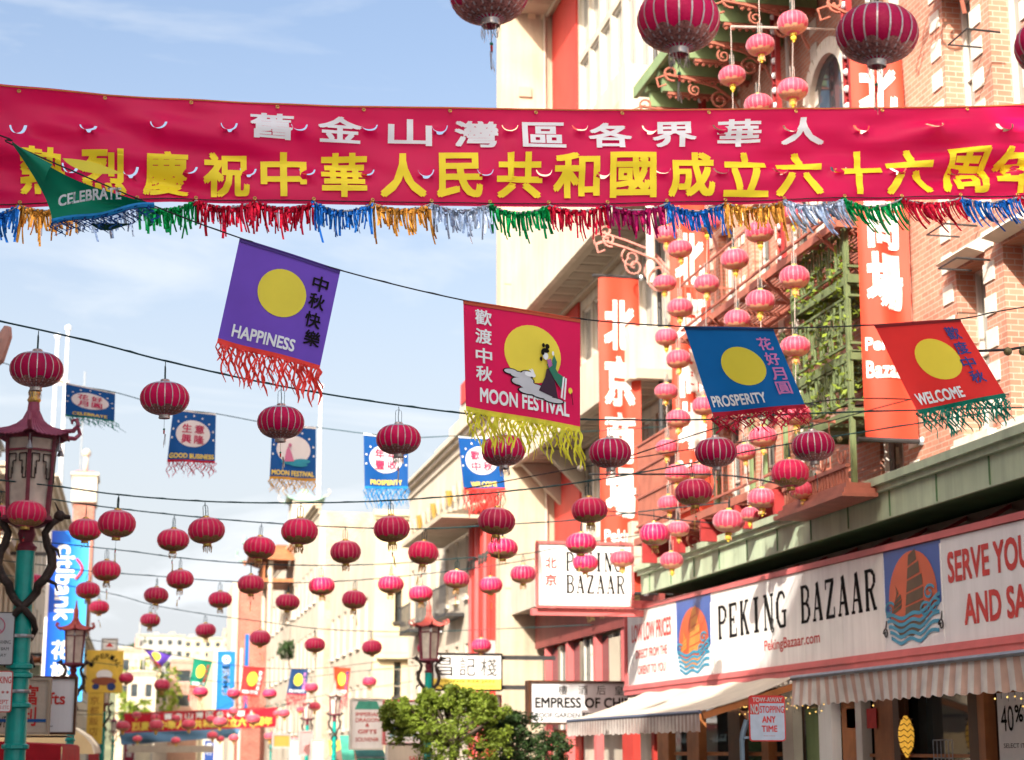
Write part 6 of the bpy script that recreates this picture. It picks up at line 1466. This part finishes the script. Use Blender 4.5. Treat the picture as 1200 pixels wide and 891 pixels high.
tf = cloth_fn(((140,858),(282,853),(278,864),(142,873)), 98, .2, 5)
k = MB().grid(lambda u,v: tf(u,v), 40, 5); k.build('sheet', mat('faded_blue',(.10,.22,.36),.7,var=.3,scale=.8), bt, solid=.02)
k = MB().grid(lambda u,v: PY(150+100*u, 874+8*v, 97), 10, 2); k.build('cream_valance', CANVAS, bt, solid=.02)

# ================================================================== lanterns
def lantern_proto(name, label, shade, seam, lace, detail=2, tass=None, cap=SILVER, n=40, lobes=20):
    """origin at the centre of the shade, .46 m across"""
    t = thing(name, label, 'lantern', (0,0,0), 'silk lanterns strung over the street')
    R_ = .23; prof = []
    H = .165
    m = 13 if detail > 1 else 9
    for i in range(m+1):
        a = -math.pi*.5+math.pi*i/m; r = R_*math.cos(a)**.80 if abs(math.cos(a)) > 1e-4 else 0; z = H*math.sin(a)
        prof.append((max(r,.055), z))
    nn = n if detail > 1 else 24
    k = MB().lathe(prof, nn, lobes=(lobes if detail > 1 else 0), lob=.035)
    k.build('shade', shade, t, smooth=True)
    k = MB()
    for j in range(lobes if detail > 0 else 12):
        a = 2*math.pi*(j+.5)/(lobes if detail > 0 else 12); pts = [V((r*1.003*math.cos(a), r*1.003*math.sin(a), z)) for r, z in prof]
        tn = V((-math.sin(a), math.cos(a), 0))*.0042; oo = V((math.cos(a), math.sin(a), 0))*.002
        for p, q in zip(pts[:-1], pts[1:]): k.add([p-tn+oo, p+tn+oo, q+tn+oo, q-tn+oo], [(0,1,2,3)])
    k.build('seams', seam, t)
    def band(z0, z1, f=1.006, sc=0):
        P = []
        for i in range(7):
            z = z0+(z1-z0)*i/6; a = math.asin(max(-1,min(1,z/H))); P.append((max(.05,R_*math.cos(a)**.80)*f, z))
        return P
    k = MB(); P = band(-H*.99, -H*.66)
    k.lathe(P, nn, ang0=0)
    for j in range(10):      # scalloped upper edge of the lace
        a0 = 2*math.pi*j/10; zb = -H*.66
        vs = []
        for i in range(9):
            a = a0+2*math.pi/10*i/8; z = zb+H*.17*math.sin(math.pi*i/8); rr = R_*math.cos(math.asin(z/H))**.80*1.007; r0 = R_*math.cos(math.asin(zb/H))**.80*1.007
            vs += [V((r0*math.cos(a), r0*math.sin(a), zb)), V((rr*math.cos(a), rr*math.sin(a), z))]
        k.add(vs, [(2*i, 2*i+2, 2*i+3, 2*i+1) for i in range(8)])
    k.build('lower_lace', lace, t)
    k = MB().lathe(band(H*.80, H*.995), nn); k.build('top_lace', seam if detail else lace, t)
    k = MB().lathe([(.052,-.20),(.056,-.192),(.050,-.178),(.056,-.165),(.054,-.150)], 16); k.build('bottom_cap', cap, t, smooth=True)
    k = MB().lathe([(.054,.150),(.040,.165),(.044,.18),(.03,.19)], 16, cap=True); k.build('top_cap', cap, t, smooth=True)
    r = random.Random(2); k = MB()
    for j in range(26 if detail > 1 else 12):
        a = 2*math.pi*j/(26 if detail > 1 else 12); p = V((.05*math.cos(a), .05*math.sin(a), -.198)); strip(k, p, r.uniform(.045,.085), .006 if detail > 1 else .011, r, 0, .5)
    k.build('fringe', cap if detail > 1 else lace, t)
    k = MB()
    if tass:
        k.tube([(0,0,-.19),(0.003,0,-.30)], .0018, 4)
        k.build('tassel_cord', WIREK, t)
        k = MB().ball((.003,0,-.305), .011, 8, 6); k.build('green_bead', mat('jade_bead',(.01,.15,.10),.3), t)
        k = MB().tube([(.003,0,-.315),(.004,0,-.35)], [.008,.007], 8); k.build('red_bead', INKR, t)
        k = MB()
        for j in range(9): strip(k, V((.004,0,-.348)), r.uniform(.10,.14), .005, r, r.uniform(-.15,.15), .7)
        k.build('tassel', tass, t)
    # wire hanger: centre hook and two prongs
    k = MB().tube([(0,0,.19),(.004,0,.25),(-.004,0,.33),(.0,0,.36)], .004 if detail > 1 else .006, 5)
    for s in (-1, 1): k.tube([(s*.035,0,.17),(s*.035,0,.30)], .0028 if detail > 1 else .005, 4)
    k.tube([(-.035,0,.30),(-.03,0,.315),(0,0,.33),(.03,0,.315),(.035,0,.30)], .0022 if detail > 1 else .004, 4)
    k.build('hanger', WIRE, t)
    return t
SH1 = mat('crimson_silk', (.74,.004,.12), .42, var=.10, scale=9, sheen=.5, trans=.3, vary=.2, bump=.3, bscale=60)
SH2 = mat('red_silk', (.80,.02,.125), .42, var=.10, scale=9, sheen=.8, trans=.32, vary=.28, bump=.3, bscale=60)
SH3 = mat('sunlit_silk', (.80,.07,.13), .45, var=.10, scale=9, sheen=4.5, trans=.22, vary=.12, bump=.3, bscale=60)  # lit copy of the red silk, lighter and with strong sheen for sunlit tops
SEAM = mat('silver_seam', (.62,.55,.58), .35, metal=.4, var=.15, scale=30); LACE = mat('tarnished_lace', (.40,.16,.15), .5, metal=.5, var=.7, scale=70)
SEAM2 = mat('pink_seam', (.72,.28,.34), .5, var=.1, scale=30); LACE2 = mat('gold_lace', (.42,.24,.10), .5, metal=.3, var=.5, scale=70)
pr1 = lantern_proto('silk_lantern', 'x', SH1, SEAM, LACE, 2, SILVER)
pr2 = lantern_proto('silk_lantern', 'x', SH2, SEAM2, LACE2, 1, GOLD, GOLD)
pr3 = lantern_proto('silk_lantern', 'x', SH3, SEAM2, mat('yellow_lace',(.75,.38,.22),.5,var=.2,scale=40), 1, None, mat('yellow_cap',(.70,.48,.06),.5))
k = MB().ball((0,0,-.235), .045, 8, 6).ball((0,0,-.285), .02, 6, 4); k.build('yellow_tassel', mat('yellow_tassel',(.72,.52,.05),.6,var=.15), pr3)
USED = set()
def lantern(pr, px, py, w, label, grp, D=None, tilt=0., xmax=None, ry=None):
    D = D or 2100*.46/w; p = PD(px, py, D)
    if xmax and p.x > xmax: p = EYE+(p-EYE)*(xmax/p.x)
    s = w*(p-EYE).dot(FW)/2100/.46
    if pr.name not in USED and False: pass
    o = copy_tree(pr); o.location = p; o['label'] = label; o['group'] = grp; o.scale = (s,)*3
    o.rotation_euler = (rnd.uniform(-.05,.05), rnd.uniform(-.075,.075)+tilt, rnd.uniform(0,6.28))
    o.scale = (s*rnd.uniform(.98,1.02), s*rnd.uniform(.98,1.02), s*rnd.uniform(.93,1.05))
    if w < 70:
        q = rnd.random()
        for c in list(o.children):
            nm = c.name.split('.')[0]
            if nm in ('tassel','tassel_cord','green_bead','red_bead') and q < .45: bpy.data.objects.remove(c)
            elif nm == 'fringe' and q > .8: bpy.data.objects.remove(c)
            elif nm == 'tassel': c.rotation_euler.y = rnd.uniform(-.2,.2)
    return o, p, s
def hang(p, s): return p+V((0,0,.36*s))
def cable(name, label, pts, r=.009, m=WIRE, ext=True, twist=True, xl=-4.3, xr=10.1, lz=.5, rz=.5, cat='cable'):
    """smooth line through pts carried on to the buildings either side"""
    P = sorted(pts, key=lambda q: q.x)
    if ext:
        d = (P[1]-P[0]); d /= max(d.x,.01); a = P[0]-d*(P[0].x-xl); a.z = P[0].z+max(-.3,min(.9,(P[0].z-P[1].z)/max(P[1].x-P[0].x,.1)*(P[0].x-xl)*.6))+lz*.1; a.y = max(a.y, P[0].y-2)
        d2 = (P[-1]-P[-2]); d2 /= max(d2.x,.01); b = P[-1]+d2*(xr-P[-1].x); b.z = P[-1].z+max(-.4,min(1.2,(P[-1].z-P[-2].z)/max(P[-1].x-P[-2].x,.1)*(xr-P[-1].x)*.7))+rz*.1
        P = ([a] if ext != 'r' else [])+P+[b]
    out_ = []
    for i in range(len(P)-1):
        p0, p1, p2, p3 = P[max(i-1,0)], P[i], P[i+1], P[min(i+2,len(P)-1)]
        for j in range(8):
            t = j/8; out_.append(.5*((2*p1)+(p2-p0)*t+(2*p0-5*p1+4*p2-p3)*t*t+(3*p1-p0-3*p2+p3)*t**3))
    out_.append(P[-1])
    k = MB().tube(out_, r, 5)
    if twist:
        k.tube([q+V((0,math.sin(i*1.9)*r*.8,math.cos(i*1.9)*r*.8+r*.4)) for i, q in enumerate(out_)], r*.45, 4)
    o = k.build(name, m); recentre(o, out_[len(out_)//2]); tag(o, label, cat); return o
def row(pr, L, rowname, cname, grp, r=.009, m=WIRE, tilts=None, lz=.5, rz=.5, ext=True, xr=10.1, D=None):
    hp = []; L = sorted(L)
    for i, (px, py, w) in enumerate(L):
        dd = None
        if D: dd = D[0]+(D[1]-D[0])*(px-L[0][0])/max(1,(L[-1][0]-L[0][0]))
        o, p, s = lantern(pr, px, py, w, f'{ORD[i]} lantern from the left in {rowname}', grp, D=dd)
        hp.append(hang(p, s))
    if cname: cable('overhead_wire', cname, hp, r, m, ext, lz=lz, rz=rz, xr=xr)
    return hp
G = 'silk lanterns strung over the street'
# four big ones at the top
hp = []
for px, py, w, lab, tl_ in ((573,-8,95,'big crimson lantern cut by the top edge above the white tower, tassel hanging down',0),(795,24,97,'big crimson lantern at the top whose tassel blows to the left',.06),(1028,40,97,'big crimson lantern fully in view at the top right before the red shop banner',0),(1237,54,96,'big crimson lantern cut by the right edge',0)):
    o, p, s = lantern(pr1, px, py, w, lab, G, tilt=tl_); hp.append(hang(p, s))
cable('overhead_wire', 'wire above the top edge that carries the four big crimson lanterns', hp, .008, WIREK)
R1 = [(43,433,61),(193,467,57),(329,495,55),(467,515,52),(590,528,51),(715,531,50.5),(839,530,50),(953,523,50)]
row(pr1, R1, 'the sharp row strung just below the large flags', 'sagging green wire carrying the sharp lantern row below the large flags', G, D=(15.9,19.3), rz=.2)
R2 = [(31,602,46),(137,614,44),(242,622,44),(351,623,43),(459,620,43),(582,611,43.5),(691,598,44),(813,577,44.5),(926,555,45)]
row(pr2, R2, 'the second row, below the small blue flags', 'upper of the two close wires crossing just below the small blue flags', G, D=(21.2,21.8))
R3 = [(-2,607,40),(100,621,38),(203,633,38),(304,642,38),(405,647,37),(496,648,36),(589,643,36),(681,637,36),(767,626,36)]
row(pr2, R3, 'the third row, slightly smaller and lower than the second', 'lower of the two close wires crossing just below the small blue flags', G, D=(24.6,26.8))
R4 = [(38,683,28),(125,669,33),(211,679,32),(294,685,31),(377,687,31),(458,685,31),(535,679,31),(613,673,30),(686,660,30)]
row(pr2, R4[1:], 'the fourth row, halfway down the open sky', 'thin wire of the fourth lantern row', G, D=(30,32))
R5 = [(38,683,28),(103,692,29),(183,698,29),(258,703,28),(337,706,29),(415,703,29),(493,696,29),(575,686,29),(653,674,29)]
row(pr2, R5, 'the fifth row, before the pagoda roofs', 'thin wire of the fifth lantern row', G, D=(33.5,34.5))
R6 = [(116,712,24),(176,727,23.5),(241,739,24),(305,748,25),(369,756,24.5),(436,759,24),(501,760,25),(564,757,24)]
row(pr2, R6, 'the sixth row, low over the rooftops', 'thin wire of the sixth lantern row low over the rooftops', G, D=(40,40))
R7 = [(148,795,17.5),(190,803,19),(235,811,18),(274,813,16),(316,813,17),(365,806,16),(433,799,17)]
row(pr2, R7, 'the seventh row, tiny and beside the tiny flags', 'thin wire of the seventh lantern row', G, D=(54,56))
R8 = [(144,851,17),(183,850,17),(221,849,17),(258,846,17),(297,843,17),(333,836,14),(369,828,14)]
row(pr3, R8, 'the pale row hanging before the far red banner', 'thin wire of the pale lantern row before the far banner', G, D=(56,62))
R9 = [(160,838,11),(182,841,11),(206,842,11),(247,843,12),(273,834,12),(293,841,11),(325,836,10),(352,832,10)]
row(pr3, R9, 'the smallest pale row close to the far red banner', 'thinnest wire of the smallest pale lanterns', G, D=(86,86))
R10 = [(161,866,11),(206,868,11),(249,862,13),(258,866,10),(274,865,12),(316,863,13),(345,868,11)]
row(pr3, R10, 'the lowest pale row under the far red banner', 'wire of the lowest pale lantern row under the far banner', G, D=(80,84))
# flag wires
def ws(pts, Y): return [PY(x, y, Y) for x, y in pts]
cable('overhead_wire', 'dark wire that carries the large CELEBRATE to WELCOME festival flags', ws([(-25,150),(15,170),(182,242),(281,279),(399,317),(543,352),(680,374),(802,383),(906,385),(1025,381),(1125,374),(1215,358)], FLY), .006, WIREK)
cable('overhead_wire', 'thin wire that carries the small blue flags', ws([(-15,420),(77,449),(135,460),(203,479),(253,485),(319,497),(370,501),(426,508),(478,513),(537,511),(585,513),(700,505)], YF), .008, WIRE, twist=False)
cable('overhead_wire', 'thin wire that carries the tiny far flags', ws([(120,752),(169,761),(227,772),(285,781),(341,784),(391,782),(440,776)], YT), .012, WIREK, twist=False)
# loose wires and black cables crossing before the right facade
for i, (L_, y_, r, lab) in enumerate((([(700,547),(940,474),(1095,468)],19.5,.008,'dark wire crossing the lattice balcony above the last sharp lanterns'),
        ([(860,467),(940,473),(1000,476),(1130,462)],24,.016,'thick black cable running before the lattice balcony'),
        ([(690,556),(760,556),(860,558),(960,577),(1000,580)],23,.013,'black cable passing behind the sharp lanterns at the right'),
        ([(545,573),(690,546),(800,528),(900,512),(1060,470)],20.5,.007,'thin slanting wire rising to the right behind the crimson flag'),
        ([(690,597),(760,604),(800,610)],27,.010,'short wire passing below the left red shop banner'),
        ([(1125,412),(1180,410),(1230,404)],13.9,.012,'wire with little ball lamps at the right edge'))):
    cable('overhead_wire', lab, ws(L_, y_), r, WIREK, twist=False, ext='r')
for i, (px, py, y) in enumerate(((1181,412,13.9),(1199,412,13.9),(984,515,22),(680,549,20.3))):
    c = PY(px, py, y); k = MB().ball(c, .038 if y < 15 else .04, 12, 8); o = k.build('ball_lamp', mat('olive_ball',(.16,.13,.06),.35,var=.3,scale=30) if i != 3 else CANVAS, smooth=True); recentre(o, c)
    tag(o, ['small olive ball lamp on the wire at the right edge','small dark ball lamp touching the right edge','small brass ball by the big red shop banner pole','small cream ball lamp on the wire before the grey soffit'][i], 'lamp')

# strings of pale lanterns hanging in front of the brick facade
def vstring(L, name, xm=8.5):
    top = None; hp = []
    for i, (px, py, w) in enumerate(L):
        o, p, s = lantern(pr3, px, py, w, f'{ORD[i]} lantern from the top on {name}', 'pale pink lanterns hanging in strings before the brick facade', xmax=xm); hp.append((p, s))
    k = MB()
    P = [hp[0][0]+V((0,0,.8))]+[q[0] for q in hp]
    for (a, b) in zip(P[:-1], P[1:]):
        k.tube([a-V((0,0,.12)) if a is not P[0] else a, b+V((0,0,.14))], .006, 4)
        k.tube([b+V((.03,0,.14)), b+V((.03,0,.34))], .004, 4); k.tube([b+V((-.03,0,.14)), b+V((-.03,0,.34))], .004, 4)
    k.tube([P[0], V((10.2, P[0].y, P[0].z+.1))], .018, 5)
    o = k.build('hanging_cord', mat('pale_cord',(.5,.42,.38),.6)); recentre(o, P[0]); tag(o, 'vertical cord and arm carrying '+name, 'cord')
vstring([(929,27,36),(929,105,37),(931,180,36),(929,250,36),(931,325,36),(932,406,36),(933,486,35),(940,575,30)], 'the string left of the big right red banner')
vstring([(891,53,34),(889,123,34),(891,198,34),(890,272,34),(891,353,35),(893,432,34),(894,512,34),(893,584,35)], 'the string left of the lattice balcony')
vstring([(858,89,32),(860,160,32),(858,232,32),(861,304,33),(864,375,32),(866,445,30),(873,530,26),(879,603,23)], 'the string in the middle of the long fire escape')
vstring([(829,262,31),(828,333,31),(827,405,30),(825,476,29),(820,553,26)], 'the string right of the middle red banner')
vstring([(797,292,30),(797,361,31),(795,421,30),(795,491,29),(794,555,30),(795,620,27)], 'the string before the middle red banner')
vstring([(781,275,28),(779,332,28),(781,395,28),(781,459,28),(782,525,28),(784,590,28),(787,657,28)], 'the string right of the left red banner')
for px, py, w, lab in ((854,611,37,'large pale lantern just above the lower fire escape'),(729,655,29,'pale lantern before the square PEKING BAZAAR sign'),(687,660,28,'rose lantern overlapping the word on the square white sign')):
    lantern(pr3, px, py, w, lab, 'pale pink lanterns hanging in strings before the brick facade', xmax=8.5)
# remove the pattern lanterns that the copies were made from
for o in (pr1, pr2, pr3):
    for c in list(o.children): bpy.data.objects.remove(c, do_unlink=True)
    bpy.data.objects.remove(o, do_unlink=True)
